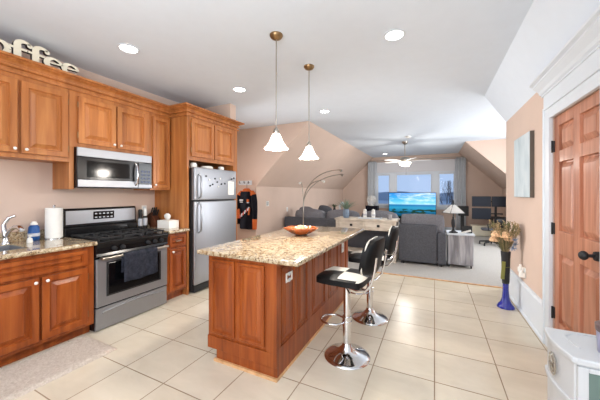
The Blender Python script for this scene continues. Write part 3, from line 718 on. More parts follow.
# leaf-edged amber bowl
t = T('glass_bowl', 'orange glass bowl with a ruffled leaf edge on the island', 'bowl', (-1.42, 2.93, .935))
b = B(); n = 48
def wob(a, i): return 1+(.13*math.sin(7*a)+.06*math.sin(12*a+1))*min(1, i/6) if i < 7 else 1+(.13*math.sin(7*a)+.06*math.sin(12*a+1))*max(0, (13-i))/6
prof = [(.045, 0), (.07, .003), (.10, .018), (.135, .04), (.165, .062), (.185, .078), (.19, .086), (.183, .088), (.16, .07), (.13, .05), (.10, .03), (.06, .014), (0, .010)]
b.lathe(prof, (-1.42, 2.93, .936), n, wob=wob)
b.done('bowl_body', M['amber'], t)
b = B(); b.lathe([(.03, .02), (.05, .06), (.04, .10), (.0, .115)], (-1.44, 2.96, .936), 16, wob=lambda a, i: 1+.2*math.sin(5*a)); b.done('peach_filling', M['peach'], t)
# stools
def stool():
    t = T('bar_stool', 'chrome bar stool', 'bar stool', (0, 0, 0))
    b = B(); prof = [(.195, 0), (.20, .004), (.195, .012), (.17, .022), (.12, .040), (.075, .062), (.045, .095), (.032, .13), (.030, .15)]
    b.lathe(prof, (0, 0, 0), 40); b.done('base', M['chrome'], t)
    b = B(); b.tube([(0, 0, .12), (0, 0, .34)], .036, 20); b.tube([(0, 0, .34), (0, 0, .64)], .031, 20); b.lathe([(.040, .335), (.040, .35), (.032, .352)], (0, 0, 0), 20); b.done('column', M['chrome'], t)
    b = B(); pts = [(-.03-.105+.105*math.cos(a), .10*math.sin(a)*1.0, .29) for a in [2*PI*k/28 for k in range(29)]]
    b.tube(pts, .0095, 8, cap=False); b.tube([(0, 0, .27), (0, 0, .31)], .042, 16); b.done('footrest', M['chrome'], t)
    b = B(); b.box(-.09, .09, -.08, .08, .635, .655, .004); b.tube([(0, .0, .645), (.05, -.14, .64), (.10, -.20, .625)], .006, 8); b.done('seat_bracket', M['chrome'], t)
    # checkered cushion
    b = B(); q = bmesh.new(); bmesh.ops.create_cube(q, size=1)
    bmesh.ops.subdivide_edges(q, edges=list(q.edges), cuts=11, use_grid_fill=True)
    for v in q.verts:
        x, y, z = v.co; e = max(abs(x), abs(y))*2
        k = 1-.10*max(0, (abs(x)*abs(y)*4))**3
        v.co = Vector((-.02+x*.41*k, y*.42*k, .692+z*.080*(1-.35*max(0, e-.6)/.4*1.2)+(.006*math.cos(x*PI)*math.cos(y*PI) if z > 0 else 0)))
    q.normal_update()
    for f in q.faces:
        f.smooth = True; c = f.calc_center_median(); nn = f.normal
        lx = c.x+.02; ly = c.y; f.material_index = 0
        if nn.z > .6 and c.z > .690 and abs(lx) < .188 and abs(ly) < .184 and (lx < 0) == (ly > 0): f.material_index = 1
    b.merge(q); b.done('seat', [M['vinyl'], M['whitevinyl']], t)
    # backrest leaning away from the counter
    b = B(); q = bmesh.new(); bmesh.ops.create_cube(q, size=1)
    bmesh.ops.subdivide_edges(q, edges=list(q.edges), cuts=9, use_grid_fill=True)
    for v in q.verts:
        x, y, z = v.co; k = 1-.22*(abs(y)*abs(z)*4)**3
        zz = .91+z*.30*k; yy = y*.40*k; th = .085*(1-.45*max(0, max(abs(y), abs(z))*2-.7)/.3)
        v.co = Vector((.195+x*th+(zz-.70)*.20+.05*(1-(2*y)**2)-.03, yy, zz))
    for f in q.faces: f.smooth = True
    b.merge(q); bk = b.done('backrest', M['vinyl'], t)
    b = B(); pts = []
    for k in range(41):
        a = 2*PI*k/40; sy = math.copysign(abs(math.cos(a))**.45, math.cos(a)); sz = math.copysign(abs(math.sin(a))**.45, math.sin(a))
        zz = .91+.140*sz; pts.append((.195-.022+(zz-.70)*.20-.01, .190*sy, zz))
    b.tube(pts, .0075, 8, cap=False); b.done('piping', M['whitevinyl'], bk)
    for s_ in (-1, 1):
        b = B(); b.tube([(.02, s_*.10, .645), (.13, s_*.14, .64), (.215, s_*.16, .66), (.262, s_*.165, .72), (.285, s_*.165, .82), (.30, s_*.165, .93)], .010, 10); b.done('backrest_tube', M['chrome'], t)
    return t
st = stool(); st.location = (-.69, 2.35, 0); st.rotation_euler.z = math.radians(-4)
st['label'] = 'black and white checkered chrome bar stool nearest the camera'; st['group'] = 'bar stools at the island'
s2 = copy_tree(st); s2.location = (-.665, 3.18, 0); s2.rotation_euler.z = math.radians(4)
s2['label'] = 'black and white checkered chrome bar stool at the far end of the island'
# pendants
def pendant(x, y, label, ztop):
    t = T('pendant_lamp', label, 'pendant lamp', (x, y, CEIL), 'pendant lamps over the island')
    b = B(); b.lathe([(.062, CEIL), (.062, CEIL-.012), (.05, CEIL-.03), (.02, CEIL-.045), (0, CEIL-.047)], (x, y, 0), 24); b.done('canopy', M['bronze'], t)
    b = B(); b.tube([(x, y, CEIL-.04), (x, y, ztop+.17)], .0055, 8); b.done('rod', M['nickel'], t)
    b = B(); b.lathe([(.012, ztop+.20), (.026, ztop+.175), (.030, ztop+.15), (.024, ztop+.14)], (x, y, 0), 20); b.done('socket_cap', M['nickel'], t)
    b = B(); b.lathe([(.024, ztop+.148), (.036, ztop+.14), (.050, ztop+.11), (.066, ztop+.07), (.088, ztop+.035), (.112, ztop+.006), (.115, ztop), (.108, ztop+.004), (.084, ztop+.035), (.062, ztop+.07), (.046, ztop+.11), (.03, ztop+.135)], (x, y, 0), 32, close=False)
    b.done('lamp_shade', M['pendantglass'], t)
    b = B(); b.sphere((x, y, ztop+.055), (.03, .03, .042)); b.done('bulb', M['pendantglass'], t)
    light('pendant_light', 'POINT', (x, y, ztop-.035), 26, size=.085, color=(1, .93, .84))
pendant(-1.34, 2.23, 'white bell glass pendant lamp on a rod, nearer over the island', 1.845)
pendant(-1.325, 2.95, 'white bell glass pendant lamp on a rod, farther over the island', 1.835)
# downlights
def downlight(x, y, label, z=CEIL):
    t = T('ceiling_downlight', label, 'ceiling light', (x, y, z), 'recessed lights in the flat ceiling')
    b = B(); b.lathe([(.075, z-.002), (.098, z-.001), (.10, z-.006), (.082, z-.010), (.075, z-.002)], (x, y, 0), 32, close=False); b.done('trim_ring', M['trim'], t)
    b = B(); b.lathe([(.078, z-.003), (.04, z-.007), (0, z-.008)], (x, y, 0), 28, close=False); b.done('lens', M['downlens'], t)
    light('downlight_beam', 'SPOT', (x, y, z-.03), DOWN, size=.07, color=(1, .94, .86), spot=math.radians(118))
downlight(-2.83, 1.77, 'recessed ceiling light above the range')
downlight(-2.52, 3.17, 'recessed ceiling light above the refrigerator')
downlight(-.34, 2.72, 'recessed ceiling light right of the two pendants')
downlight(-1.80, 4.70, 'recessed ceiling light behind the two pendants')
downlight(-1.69, 10.79, 'small recessed ceiling light near the far windows')
downlight(-.4, .3, 'added recessed ceiling light, out of view over the open floor')  # unseen downlight, added for more light on the open floor
t = T('smoke_detector', 'small white smoke detector on the ceiling before the fan', 'smoke detector', (-.62, 7.75, CEIL))
b = B(); b.lathe([(.07, CEIL), (.07, CEIL-.02), (.05, CEIL-.038), (0, CEIL-.04)], (-.62, 7.75, 0), 24); b.done('housing', M['white'], t)
# ceiling fan
fx, fy = -.77, 8.5
t = T('ceiling_fan', 'white bladed ceiling fan with lit glass bowl before the far windows', 'ceiling fan', (fx, fy, CEIL))
b = B(); b.lathe([(.085, CEIL), (.085, CEIL-.02), (.05, CEIL-.07), (.02, CEIL-.09)], (fx, fy, 0), 24); b.done('canopy', M['nickel'], t)
b = B(); b.tube([(fx, fy, CEIL-.05), (fx, fy, 2.46)], .013, 10); b.done('downrod', M['nickel'], t)
b = B(); b.lathe([(.03, 2.48), (.10, 2.46), (.145, 2.42), (.15, 2.37), (.13, 2.34), (.10, 2.33)], (fx, fy, 0), 28); b.done('motor_housing', M['nickel'], t)
b = B(); b.lathe([(.15, 2.335), (.17, 2.32), (.165, 2.27), (.12, 2.225), (.05, 2.205), (0, 2.20)], (fx, fy, 0), 28); b.done('light_bowl', M['fanbowl'], t)
light('fan_light', 'POINT', (fx, fy, 2.12), 42, size=.12, color=(1, .96, .9))
b = B(); b.tube([(fx+.03, fy, 2.21), (fx+.03, fy, 1.98)], .0025, 6); b.sphere((fx+.03, fy, 1.975), .010); b.done('pull_chain', M['matblack'], t)
for k in range(5):
    a = math.radians(8+72*k); c, s_ = math.cos(a), math.sin(a)
    b = B()
    pts = [(.14, -.03), (.22, -.05), (.60, -.072), (.67, -.05), (.685, 0), (.67, .05), (.60, .072), (.22, .05), (.14, .03)]
    up, dn = [], []
    for u, v in pts:
        z = 2.365+v*.18; up.append(b.bm.verts.new((fx+u*c-v*s_, fy+u*s_+v*c, z+.004))); dn.append(b.bm.verts.new((fx+u*c-v*s_, fy+u*s_+v*c, z-.004)))
    b.face(up); b.face(list(reversed(dn)))
    for i in range(len(pts)): b.face([up[i], up[(i+1) % len(pts)], dn[(i+1) % len(pts)], dn[i]])
    b.done('blade', M['fanblade'], t)
# ================================================================ JACKET + HOOKS ON CROSS WALL
YW = 5.19
t = T('hook_rail', 'white hook rail on the tan wall behind the jacket', 'hook rail', (-3.95, YW, 1.62))
b = B(); b.box(-4.14, -3.76, YW-.018, YW-.001, 1.615, 1.715, .004); hr = b.done('board', M['trim'], t)
for x in (-4.08, -3.95, -3.83):
    b = B(); b.tube([(x, YW-.018, 1.665), (x, YW-.05, 1.655), (x, YW-.06, 1.67), (x, YW-.055, 1.69)], .007, 8); b.sphere((x, YW-.055, 1.692), .010); b.done('hook', M['matblack'], t)
t = T('jacket', 'black and orange jacket hanging from the hook rail on the tan wall', 'jacket', (-3.85, YW-.09, 1.5))
jx, jy = -3.83, YW-.105
b = B(); secs = [(1.535, .055, .045), (1.50, .085, .06), (1.465, .15, .068), (1.42, .185, .075), (1.30, .18, .085), (1.10, .175, .085), (.85, .18, .085), (.70, .19, .085), (.62, .19, .08)]
rings = []; n = 28
for i, (z, rx, ry) in enumerate(secs):
    rings.append([b.bm.verts.new((jx+.0+rx*math.copysign(abs(math.cos(2*PI*k/n))**.8, math.cos(2*PI*k/n)), jy+ry*math.sin(2*PI*k/n)*(1+.15*math.sin(5*2*PI*k/n+i*.4)), z+.008*math.sin(k*1.3) if i > 6 else z)) for k in range(n)])
for i in range(len(secs)-1):
    for k in range(n): b.face([rings[i][k], rings[i][(k+1) % n], rings[i+1][(k+1) % n], rings[i+1][k]], 1 if i < 2 else 0, True)
b.face(rings[0], 1); b.face(rings[-1], 0); tor = b.done('jacket_body', [M['jacket'], M['orange']], t)
for s_, m_ in ((1, 0), (-1, 0)):
    b = B(); pts = [(jx+s_*.13, jy, 1.455), (jx+s_*.19, jy-.01, 1.38), (jx+s_*.215, jy-.015, 1.25), (jx+s_*.23, jy-.02, 1.05), (jx+s_*.235, jy-.025, .85), (jx+s_*.225, jy-.02, .62 if s_ > 0 else .72)]
    n0 = len(b.bm.faces); b.tube(pts, [.05, .065, .068, .062, .055, .048], 14)
    for f in b.bm.faces:
        z = f.calc_center_median().z; f.material_index = 1 if (z > 1.40 or (z < .92 and s_ > 0) or (s_ < 0 and .8 < z < 1.0)) else 0
    b.done('sleeve', [M['jacket'], M['orange']], t)
b = B(); b.tube([(jx, jy, 1.53), (jx, jy, 1.60), (jx-.02, jy+.03, 1.655), (jx+.015, jy+.05, 1.67)], .004, 8); b.done('hanger_hook', M['matblack'], t)
b = B()
pts = arc(jx, 1.515, .06, .03, 180, 360, 12); b.tube([(p[0], jy-.055, p[1]) for p in pts], .016, 8); b.done('collar', M['orange'], tor)
def patch(x, z, w_, h_, m, rot=0):
    b = B(); yv = jy-.1; b.box(x-w_/2, x+w_/2, yv, yv+.03, z-h_/2, z+h_/2, .002, rot=RY(rot) if rot else None); b.done('patch', M[m], tor)
patch(jx-.09, 1.27, .085, .035, 'greywhite'); patch(jx-.09, 1.225, .07, .02, 'greywhite'); patch(jx+.09, 1.26, .05, .06, 'orange'); patch(jx+.09, 1.215, .04, .02, 'greywhite')
for k in range(6): patch(jx-.12+k*.045, .90+k*.035, .03, .085, 'greywhite' if k % 2 else 'red', .4)
patch(jx+.12, 1.02, .03, .16, 'orange', .12); patch(jx-.15, .98, .03, .18, 'orange', -.1)
outlet(-3.65, 5.66, 1.17, (1, 0, 0), 'white light switch on the low knee wall beside the jacket', 'switch', 'light_switch', .12, .12)
outlet(-3.65, 6.65, .98, (1, 0, 0), 'white outlet on the knee wall above the end of the sofa')
# ================================================================ LIVING AREA
# sectional sofa along Y=6.4, its back toward the kitchen
t = T('sectional_sofa', 'large grey sectional sofa behind the console table', 'sofa', (-2.1, 6.9, 0))
sx0, sx1, sy = -3.60, -.70, 6.38
b = B(); b.box(sx0, sx1, sy, sy+.20, .05, .80, .04, 4); b.box(sx0+.05, sx1-.05, sy+.2, sy+.95, .08, .32, .02); b.done('frame', M['sofa'], t)
b = B(); b.box(sx0, sx0+.22, sy+.16, sy+1.0, .05, .64, .05, 4); b.done('armrest', M['sofa'], t)
def pillow(parent, name, x0, x1, y0, y1, z0, z1, m, rot=None, bulge=1.0):
    b = B(); q = bmesh.new(); bmesh.ops.create_cube(q, size=1); bmesh.ops.subdivide_edges(q, edges=list(q.edges), cuts=7, use_grid_fill=True)
    c = Vector(((x0+x1)/2, (y0+y1)/2, (z0+z1)/2))
    for v in q.verts:
        x, y, z = [k*2 for k in v.co]
        f = 1-.16*bulge*max(x*x*z*z, x*x*y*y, y*y*z*z)
        v.co = Vector((x*(x1-x0)/2*f, y*(y1-y0)/2*f*(1-.25*bulge*max(x*x, z*z)**2), z*(z1-z0)/2*f*(1-.10*bulge*x*x)))
        if rot: v.co = rot @ v.co
        v.co += c
    for f in q.faces: f.smooth = True
    b.merge(q); return b.done(name, M[m], parent)
for k in range(3):
    x = sx0+.22+k*.89; pillow(t, 'back_cushion', x, x+.87, sy+.10, sy+.40, .50, 1.02, 'sofa_lit', RX(-.12))
    pillow(t, 'seat_cushion', x, x+.87, sy+.30, sy+.98, .32, .50, 'sofa', bulge=.5)
pl = pillow(None, 'throw_pillow', -3.42, -2.98, sy+.45, sy+.62, .62, 1.06, 'sofa_lit', RX(-.25)); tag(pl, 'lighter grey throw pillow at the left end of the sectional sofa', 'pillow')
pl = pillow(None, 'throw_pillow', -2.86, -2.46, sy+.47, sy+.63, .70, 1.10, 'sofa', RX(-.25) @ RY(.2)); tag(pl, 'dark grey throw pillow standing taller, above the second sofa cushion', 'pillow')
# recliner / loveseat end
t = T('loveseat', 'grey loveseat seen from behind, between console and side table', 'sofa', (-.2, 6.3, 0))
lx0, lx1, ly = -.66, .20, 5.93
b = B(); b.box(lx0, lx1-.155, ly, ly+.16, .05, .80, .03, 4); b.box(lx0, lx1-.1, ly+.16, ly+.85, .08, .40, .02); b.done('frame', M['sofa'], t)
b = B(); b.box(lx1-.15, lx1, ly, ly+.92, .05, .655, .03, 4); b.done('armrest', M['sofa'], t)
b = B()
for x in (lx0+.08, lx1-.1): b.box(x-.03, x+.03, ly+.03, ly+.09, .006, .06)
b.done('foot', M['matblack'], t)
pillow(t, 'back_cushion', lx0+.02, lx1-.02, ly+.12, ly+.40, .62, 1.0, 'sofa_lit', RX(-.05), .45)
pillow(t, 'seat_cushion', lx0+.02, lx1-.16, ly+.3, ly+.9, .38, .52, 'sofa_lit', bulge=.5)
# console table
t = T('console_table', 'whitewashed console table with two drawers behind the sofa', 'console table', (-1.35, 6.08, 0))
cx0, cx1, cy0, cy1 = -1.98, -.70, 5.86, 6.33
b = B(); b.box(cx0-.02, cx1+.02, cy0-.02, cy1+.02, .84, .875, .004); b.done('tabletop', M['washed'], t)
b = B(); b.box(cx0+.01, cx1-.01, cy0+.012, cy1-.01, .64, .84); b.done('apron', M['washed'], t, .003)
for x in (cx0, cx1-.065):
    for y in (cy0, cy1-.065):
        b = B(); b.box(x, x+.065, y, y+.065, .006, .84, .004); b.done('leg', M['washed'], t)
for y0 in (cy0+.02, cy1-.07): pass
for x0_, x1_ in ((cx0+.075, -1.35), (-1.33, cx1-.075)):
    b = B(); b.panel((x0_, cy0+.012, .665), X_, Z_, -Y_, x1_-x0_, .15, t=.014, a=.012, raised=False); d = b.done('drawer', M['washed'], t)
    b = B(); c = (x0_+x1_)/2; b.box(c-.028, c+.028, cy0-.016, cy0-.002, .715, .765, .004); b.tube([(c, cy0-.014, .74), (c, cy0-.028, .74)], .014, 10); b.done('knob', M['matblack'], d)
b = B(); b.box(cx0+.02, cx1-.02, cy0+.06, cy1-.06, .15, .175); b.done('lower_shelf', M['washed'], t)
# potted spiky plant
def leaves(b, c, n, ln, rmax, rise, w_=.012, seed=1, mi=0):
    random.seed(seed)
    for i in range(n):
        a = random.random()*2*PI; L = ln*(.6+.4*random.random()); sp = rmax*random.random()**.5; P = []
        for k in range(6):
            f = k/5; P.append(Vector((c[0]+math.cos(a)*sp*f**1.3, c[1]+math.sin(a)*sp*f**1.3, c[2]+L*rise*(f-.25*f*f*sp/rmax))))
        sd = Vector((-math.sin(a), math.cos(a), 0)); pv = None
        for k, p in enumerate(P):
            wd = w_*(1-(k/5)**1.6)*(.5+.5*min(1, k/1.5))+.0006; cur = (b.bm.verts.new(p-sd*wd), b.bm.verts.new(p+Vector((0, 0, -wd*.4))), b.bm.verts.new(p+sd*wd))
            if pv:
                b.face([pv[0], pv[1], cur[1], cur[0]], mi, True); b.face([pv[1], pv[2], cur[2], cur[1]], mi, True)
            pv = cur
zc = .875
t = T('potted_plant', 'spiky grey green plant in a blue grey pot on the console', 'plant', (-1.78, 5.98, zc))
b = B(); b.lathe([(.05, 0), (.065, .01), (.072, .10), (.066, .16), (.06, .19), (.066, .2), (.058, .2), (.055, .17), (0, .165)], (-1.78, 5.99, zc), 24); b.done('pot', M['pot'], t)
b = B(); leaves(b, (-1.78, 5.99, zc+.16), 60, .30, .34, 1.0, .011, 4); b.done('foliage', M['leaf'], t)
t = T('candle_tray', 'low pale tray under the two glass candle jars', 'tray', (-1.28, 6.05, zc))
b = B(); b.box(-1.50, -1.02, 5.95, 6.16, zc, zc+.012, .005); b.box(-1.50, -1.48, 5.95, 6.16, zc+.01, zc+.022, .003); b.box(-1.04, -1.02, 5.95, 6.16, zc+.01, zc+.022, .003); b.done('tray_body', M['trim'], t)
for i, x in enumerate((-1.37, -1.19)):
    t = T('candle_jar', ['left one of two white candle jars on the pale tray', 'right one of two white candle jars on the pale tray, nearer the TV'][i], 'candle', (x, 6.05, zc+.013), 'candle jars on the tray')
    b = B(); b.lathe([(.035, 0), (.04, .006), (.04, .13), (.03, .14)], (x, 6.05, zc+.013), 20); b.done('jar', M['white'], t)
    b = B(); b.lathe([(.034, .14), (.036, .145), (.036, .175), (.012, .19), (0, .195)], (x, 6.05, zc+.013), 20); b.done('lid', M['paper'], t)
    b = B(); b.lathe([(.0405, .05), (.0413, .052), (.0413, .085), (.0405, .087)], (x, 6.05, zc+.013), 20, close=False); b.done('paper_label', M['greywhite'], t)
b = B(); b.lathe([(.04, 0), (.046, .005), (.05, .10), (.047, .10), (.042, .01), (0, .01)], (-.85, 6.03, zc), 24); tag(b.done('cup', M['greywood']), 'short grey cup at the right end of the console', 'cup')
# plant and house lantern on a stand behind the sofa
t = T('plant_stand', 'small dark stand behind the sofa holding plant and lantern', 'stand', (-3.35, 9.9, 0))
b = B(); b.box(-3.5, -2.98, 9.75, 10.1, .62, .65, .004); b.done('stand_top', M['matblack'], t)
for x in (-3.48, -3.10):
    for y in (9.77, 10.05):
        b = B(); b.box(x, x+.03, y, y+.03, .006, .62); b.done('leg', M['matblack'], t)
t = T('potted_plant', 'small dark green plant in a black vase behind the sofa', 'plant', (-3.4, 9.9, .65))
b = B(); b.lathe([(.05, 0), (.07, .03), (.07, .12), (.04, .2), (.04, .24)], (-3.40, 9.92, .65), 18); b.done('vase', M['matblack'], t)
b = B(); leaves(b, (-3.40, 9.92, .87), 30, .24, .17, .8, .03, 9); b.done('foliage', M['darkleaf'], t)
t = T('house_lantern', 'white house shaped lantern beside the small plant', 'lantern', (-3.18, 9.9, .65))
b = B()
for x in (-3.19, -3.02): b.box(x-.012, x+.012, 9.85, 9.875, .65, .93)
for x in (-3.19, -3.02): b.box(x-.012, x+.012, 9.985, 10.01, .65, .93)
b.box(-3.21, -3.00, 9.84, 10.02, .65, .67)
b.prism([(-3.23, .93), (-3.105, 1.10), (-2.98, .93), (-3.01, .93), (-3.105, 1.06), (-3.20, .93)], 'xz', 9.84, 10.02); b.done('lantern_frame', M['trim'], t)
# arc floor lamp
t = T('arc_floor_lamp', 'slender chrome arc floor lamp with several reaching arms', 'floor lamp', (-2.93, 6.15, 0))
ax, ay = -2.93, 6.17
b = B(); b.lathe([(.16, .006), (.16, .022), (.15, .028), (.02, .03), (.015, .04)], (ax, ay, 0), 32); b.done('base', M['nickel'], t)
b = B(); b.tube([(ax, ay, .02), (ax+.005, ay, .7), (ax+.01, ay, 1.2)], [.016, .015, .014], 10); b.done('pole', M['nickel'], t)
def bez(p0, p1, p2, p3, n=16):
    p0, p1, p2, p3 = map(Vector, (p0, p1, p2, p3)); return [p0*(1-u)**3+p1*3*u*(1-u)**2+p2*3*u*u*(1-u)+p3*u**3 for u in [i/n for i in range(n+1)]]
tips = [((ax+.93, ay, 1.97), (ax+.02, ay, 1.55), (ax+.30, ay, 1.97)), ((ax+.93, ay+.1, 1.87), (ax+.03, ay+.02, 1.5), (ax+.35, ay+.06, 1.83)), ((ax+.55, ay-.12, 1.72), (ax+.02, ay-.02, 1.5), (ax+.2, ay-.08, 1.74)), ((ax-.10, ay+.1, 1.70), (ax, ay, 1.4), (ax-.05, ay+.06, 1.66))]
for tip, c1, c2 in tips:
    b = B(); b.tube(bez((ax+.008, ay, 1.15), c1, c2, tip), .009, 8); ar = b.done('arm', M['nickel'], t)
    b = B(); s_ = 1 if tip[0] > ax else -1; p = Vector(tip); b.tube([p-Vector((s_*.01, 0, 0)), p+Vector((s_*.03, 0, -.01)), p+Vector((s_*.06, 0, -.03))], [.012, .026, .030], 14); b.done('lamp_head', M['nickel'] if tip[2] > 1.8 else M['white'], ar)
# TV on its stand
t = T('television', 'flat television showing a blue sea and sky before the windows', 'television', (-.77, 11.0, .5))
b = B(); b.box(-1.585, .06, 11.0, 11.05, .52, 1.455, .006); b.done('bezel', M['black'], t)
b = B(); b.box(-1.565, .04, 10.994, 11.0, .54, 1.435); b.done('screen', M['tv'], t)
b = B(); b.box(-1.2, -1.14, 10.95, 11.12, .48, .53); b.box(-.39, -.33, 10.95, 11.12, .48, .53); b.done('foot', M['black'], t)
t = T('media_console', 'low dark media console under the television', 'cabinet', (-.77, 11.1, 0))
b = B(); b.box(-1.7, .2, 10.85, 11.3, .06, .48, .005); b.done('body', M['matblack'], t)
for k in range(3):
    b = B(); b.panel((-1.68+k*.62, 10.85, .09), X_, Z_, -Y_, .6, .36, t=.014, a=.03, raised=False); b.done('door', M['matblack'], t)
b = B(); b.box(-1.66, .16, 10.9, 11.25, .006, .06); b.done('plinth', M['matblack'], t)
# speaker with desk fan on side cabinet left of TV
t = T('bookcase', 'low dark bookcase behind the sofa carrying the black speaker box', 'cabinet', (-2.2, 10.9, 0))
b = B(); b.box(-2.45, -1.9, 10.7, 11.1, .006, .68, .004); b.done('body', M['knife'], t)
b = B(); b.panel((-2.43, 10.7, .05), X_, Z_, -Y_, .51, .6, t=.014, a=.04); b.done('door', M['knife'], t)
t = T('speaker_box', 'black speaker box below the small white fan', 'speaker', (-2.2, 10.8, .68))
b = B(); b.box(-2.41, -1.95, 10.72, 11.0, .68, .94, .008); b.done('cabinet_body', M['matblack'], t)
b = B(); b.box(-2.40, -1.96, 10.712, 10.722, .69, .93, .003); b.done('grille', M['jacket'], t)
t = T('desk_fan', 'small round white desk fan standing on the black speaker box', 'fan', (-2.2, 10.85, .94))
b = B(); b.lathe([(.09, .94), (.09, .955), (.02, .975), (.015, 1.06)], (-2.2, 10.86, 0), 20); b.done('base', M['white'], t)
fzz = 1.16
for nm, yy, rr in (('front_guard', 10.79, .17), ('rear_guard', 10.87, .17)):
    b = B()
    for r_ in (.17, .13, .09, .05): b.tube([(-2.2+r_*math.cos(a), yy+(.02 if nm == 'front_guard' else -.02)*(r_/.17), fzz+r_*math.sin(a)) for a in [2*PI*k/28 for k in range(29)]], .0055, 6, cap=False)
    for k in range(12): a = 2*PI*k/12; b.tube([(-2.2, yy, fzz), (-2.2+.17*math.cos(a), yy+(.02 if nm == 'front_guard' else -.02), fzz+.17*math.sin(a))], .004, 6)
    b.done(nm, M['white'], t)
b = B(); b.tube([(-2.2, 10.87, fzz), (-2.2, 10.95, fzz)], [.05, .04], 16); b.done('motor', M['white'], t)
for k in range(4):
    a = PI/2*k+.3; b = B(); c, s_ = math.cos(a), math.sin(a)
    P = [(.02, -.02), (.10, -.055), (.15, -.03), (.145, .03), (.08, .04), (.02, .02)]
    f0 = [b.bm.verts.new((-2.2+u*c-v*s_, 10.83+v*.3, fzz+u*s_+v*c)) for u, v in P]; f1 = [b.bm.verts.new((-2.2+u*c-v*s_, 10.834+v*.3, fzz+u*s_+v*c)) for u, v in P]
    b.face(f0); b.face(list(reversed(f1)))
    for i in range(6): b.face([f0[i], f0[(i+1) % 6], f1[(i+1) % 6], f1[i]])
    b.done('blade', M['greywhite'], t)
# curtains
def curtain(x0, x1, label, seed):
    b = B(); n = 60; ph = seed; top, bot = [], []
    rows = []
    for z in (2.74, 2.6, 1.8, 1.0, .3, .05):
        rows.append([b.bm.verts.new((x0+(x1-x0)*i/n+.01*math.sin(z*3+i*.3), 11.66+.035*math.sin(i/n*2*PI*6+ph)*(1 if z < 2.7 else .6), z)) for i in range(n+1)])
    for r0, r1 in zip(rows, rows[1:]):
        for i in range(n): b.face([r0[i], r0[i+1], r1[i+1], r1[i]], 0, True)
    o = b.done('curtain', M['curtain']); md = o.modifiers.new('solid', 'SOLIDIFY'); md.thickness = .004; tag(o, label, 'curtain', 'curtains at the far windows')
curtain(-2.53, -2.20, 'pale grey curtain at the left end of the far windows', 0)
curtain(.70, 1.03, 'pale grey curtain at the right end of the far windows', 1)
t = T('curtain_rod', 'thin metal curtain rod above the far windows', 'curtain rod', (-.75, 11.66, 2.76))
b = B(); b.tube([(-2.62, 11.66, 2.76), (1.12, 11.66, 2.76)], .012, 10); b.done('rod', M['nickel'], t)
for x in (-2.63, 1.13): b = B(); b.sphere((x, 11.66, 2.76), .024); b.done('finial', M['nickel'], t)
for x in (-2.58, 1.07): b = B(); b.tube([(x, 11.66, 2.76), (x, 11.8, 2.76)], .008, 8); b.done('bracket', M['nickel'], t)
# side table
t = T('side_table', 'weathered grey wood side table with pale top right of the loveseat', 'side table', (.43, 6.25, 0))
b = B(); b.box(.225, .655, 6.03, 6.52, .06, .625, .003); b.done('body', M['greywood'], t)
b = B(); b.box(.215, .675, 6.0, 6.55, .625, .655, .004); b.done('tabletop', M['trim'], t)
for x0_, x1_ in ((.235, .415), (.43, .648)):
    b = B(); b.panel((x0_, 6.03, .075), X_, Z_, -Y_, x1_-x0_, .54, t=.012, a=.008, raised=False); b.done('plank_door', M['greywood'], t)
for x in (.26, .62):
    for y in (6.07, 6.48):
        b = B(); b.tube([(x-.012, y, .031), (x+.012, y, .031)], .025, 14); b.box(x-.006, x+.006, y-.012, y+.012, .035, .062); b.done('caster', M['matblack'], t)
t = T('table_lamp', 'table lamp with black baluster base and clear glass pyramid shade', 'lamp', (.33, 6.12, .655))
lx_, ly_ = .33, 6.13
b = B(); b.lathe([(.075, 0), (.078, .012), (.05, .03), (.022, .05), (.018, .09), (.03, .13), (.036, .19), (.032, .25), (.018, .28), (.02, .30), (.010, .32), (.008, .52), (.0, .56)], (lx_, ly_, .656), 20); b.done('base', M['matblack'], t)
b = B()
def sq(r_, z): return [b.bm.verts.new((lx_+r_*math.cos(PI/4+PI/2*k+.5), ly_+r_*math.sin(PI/4+PI/2*k+.5), z)) for k in range(4)]
A, C2 = sq(.205, 1.04), sq(.045, 1.20)
for k in range(4): b.face([A[k], A[(k+1) % 4], C2[(k+1) % 4], C2[k]])
gm, nt, p = newmat('translucent_shade_glass'); setp(p, lin((244, 244, 240)), .3, trans=.0); p.inputs['Alpha'].default_value = .4
o = b.done('lamp_shade', gm, t); md = o.modifiers.new('solid', 'SOLIDIFY'); md.thickness = .004
b = B()
for k in range(4):
    a = PI/4+PI/2*k+.5; a2 = a+PI/2
    b.tube([(lx_+0.206*math.cos(a), ly_+0.206*math.sin(a), 1.04), (lx_+0.046*math.cos(a), ly_+.046*math.sin(a), 1.202)], .004, 6)
    b.tube([(lx_+0.206*math.cos(a), ly_+0.206*math.sin(a), 1.04), (lx_+0.206*math.cos(a2), ly_+0.206*math.sin(a2), 1.04)], .005, 6)
    b.tube([(lx_+0.046*math.cos(a), ly_+.046*math.sin(a), 1.202), (lx_, ly_, 1.235)], .003, 6)
b.tube([(lx_, ly_, 1.2), (lx_, ly_, 1.25), (lx_, ly_, 1.28), (lx_, ly_, 1.30)], [.006, .014, .010, .002], 8); b.done('shade_frame', M['matblack'], t)
t = T('tablet_box', 'small black box with a white stripe on the side table by the lamp', 'box', (.56, 6.2, .655))
b = B(); b.box(.47, .65, 6.18, 6.24, .656, .79, .004, rot=RX(-.15)); b.done('box', M['matblack'], t)
b = B(); b.box(.44, .63, 6.12, 6.14, .664, .70, .004, rot=RY(-.35)); b.done('white_strip', M['white'], t)
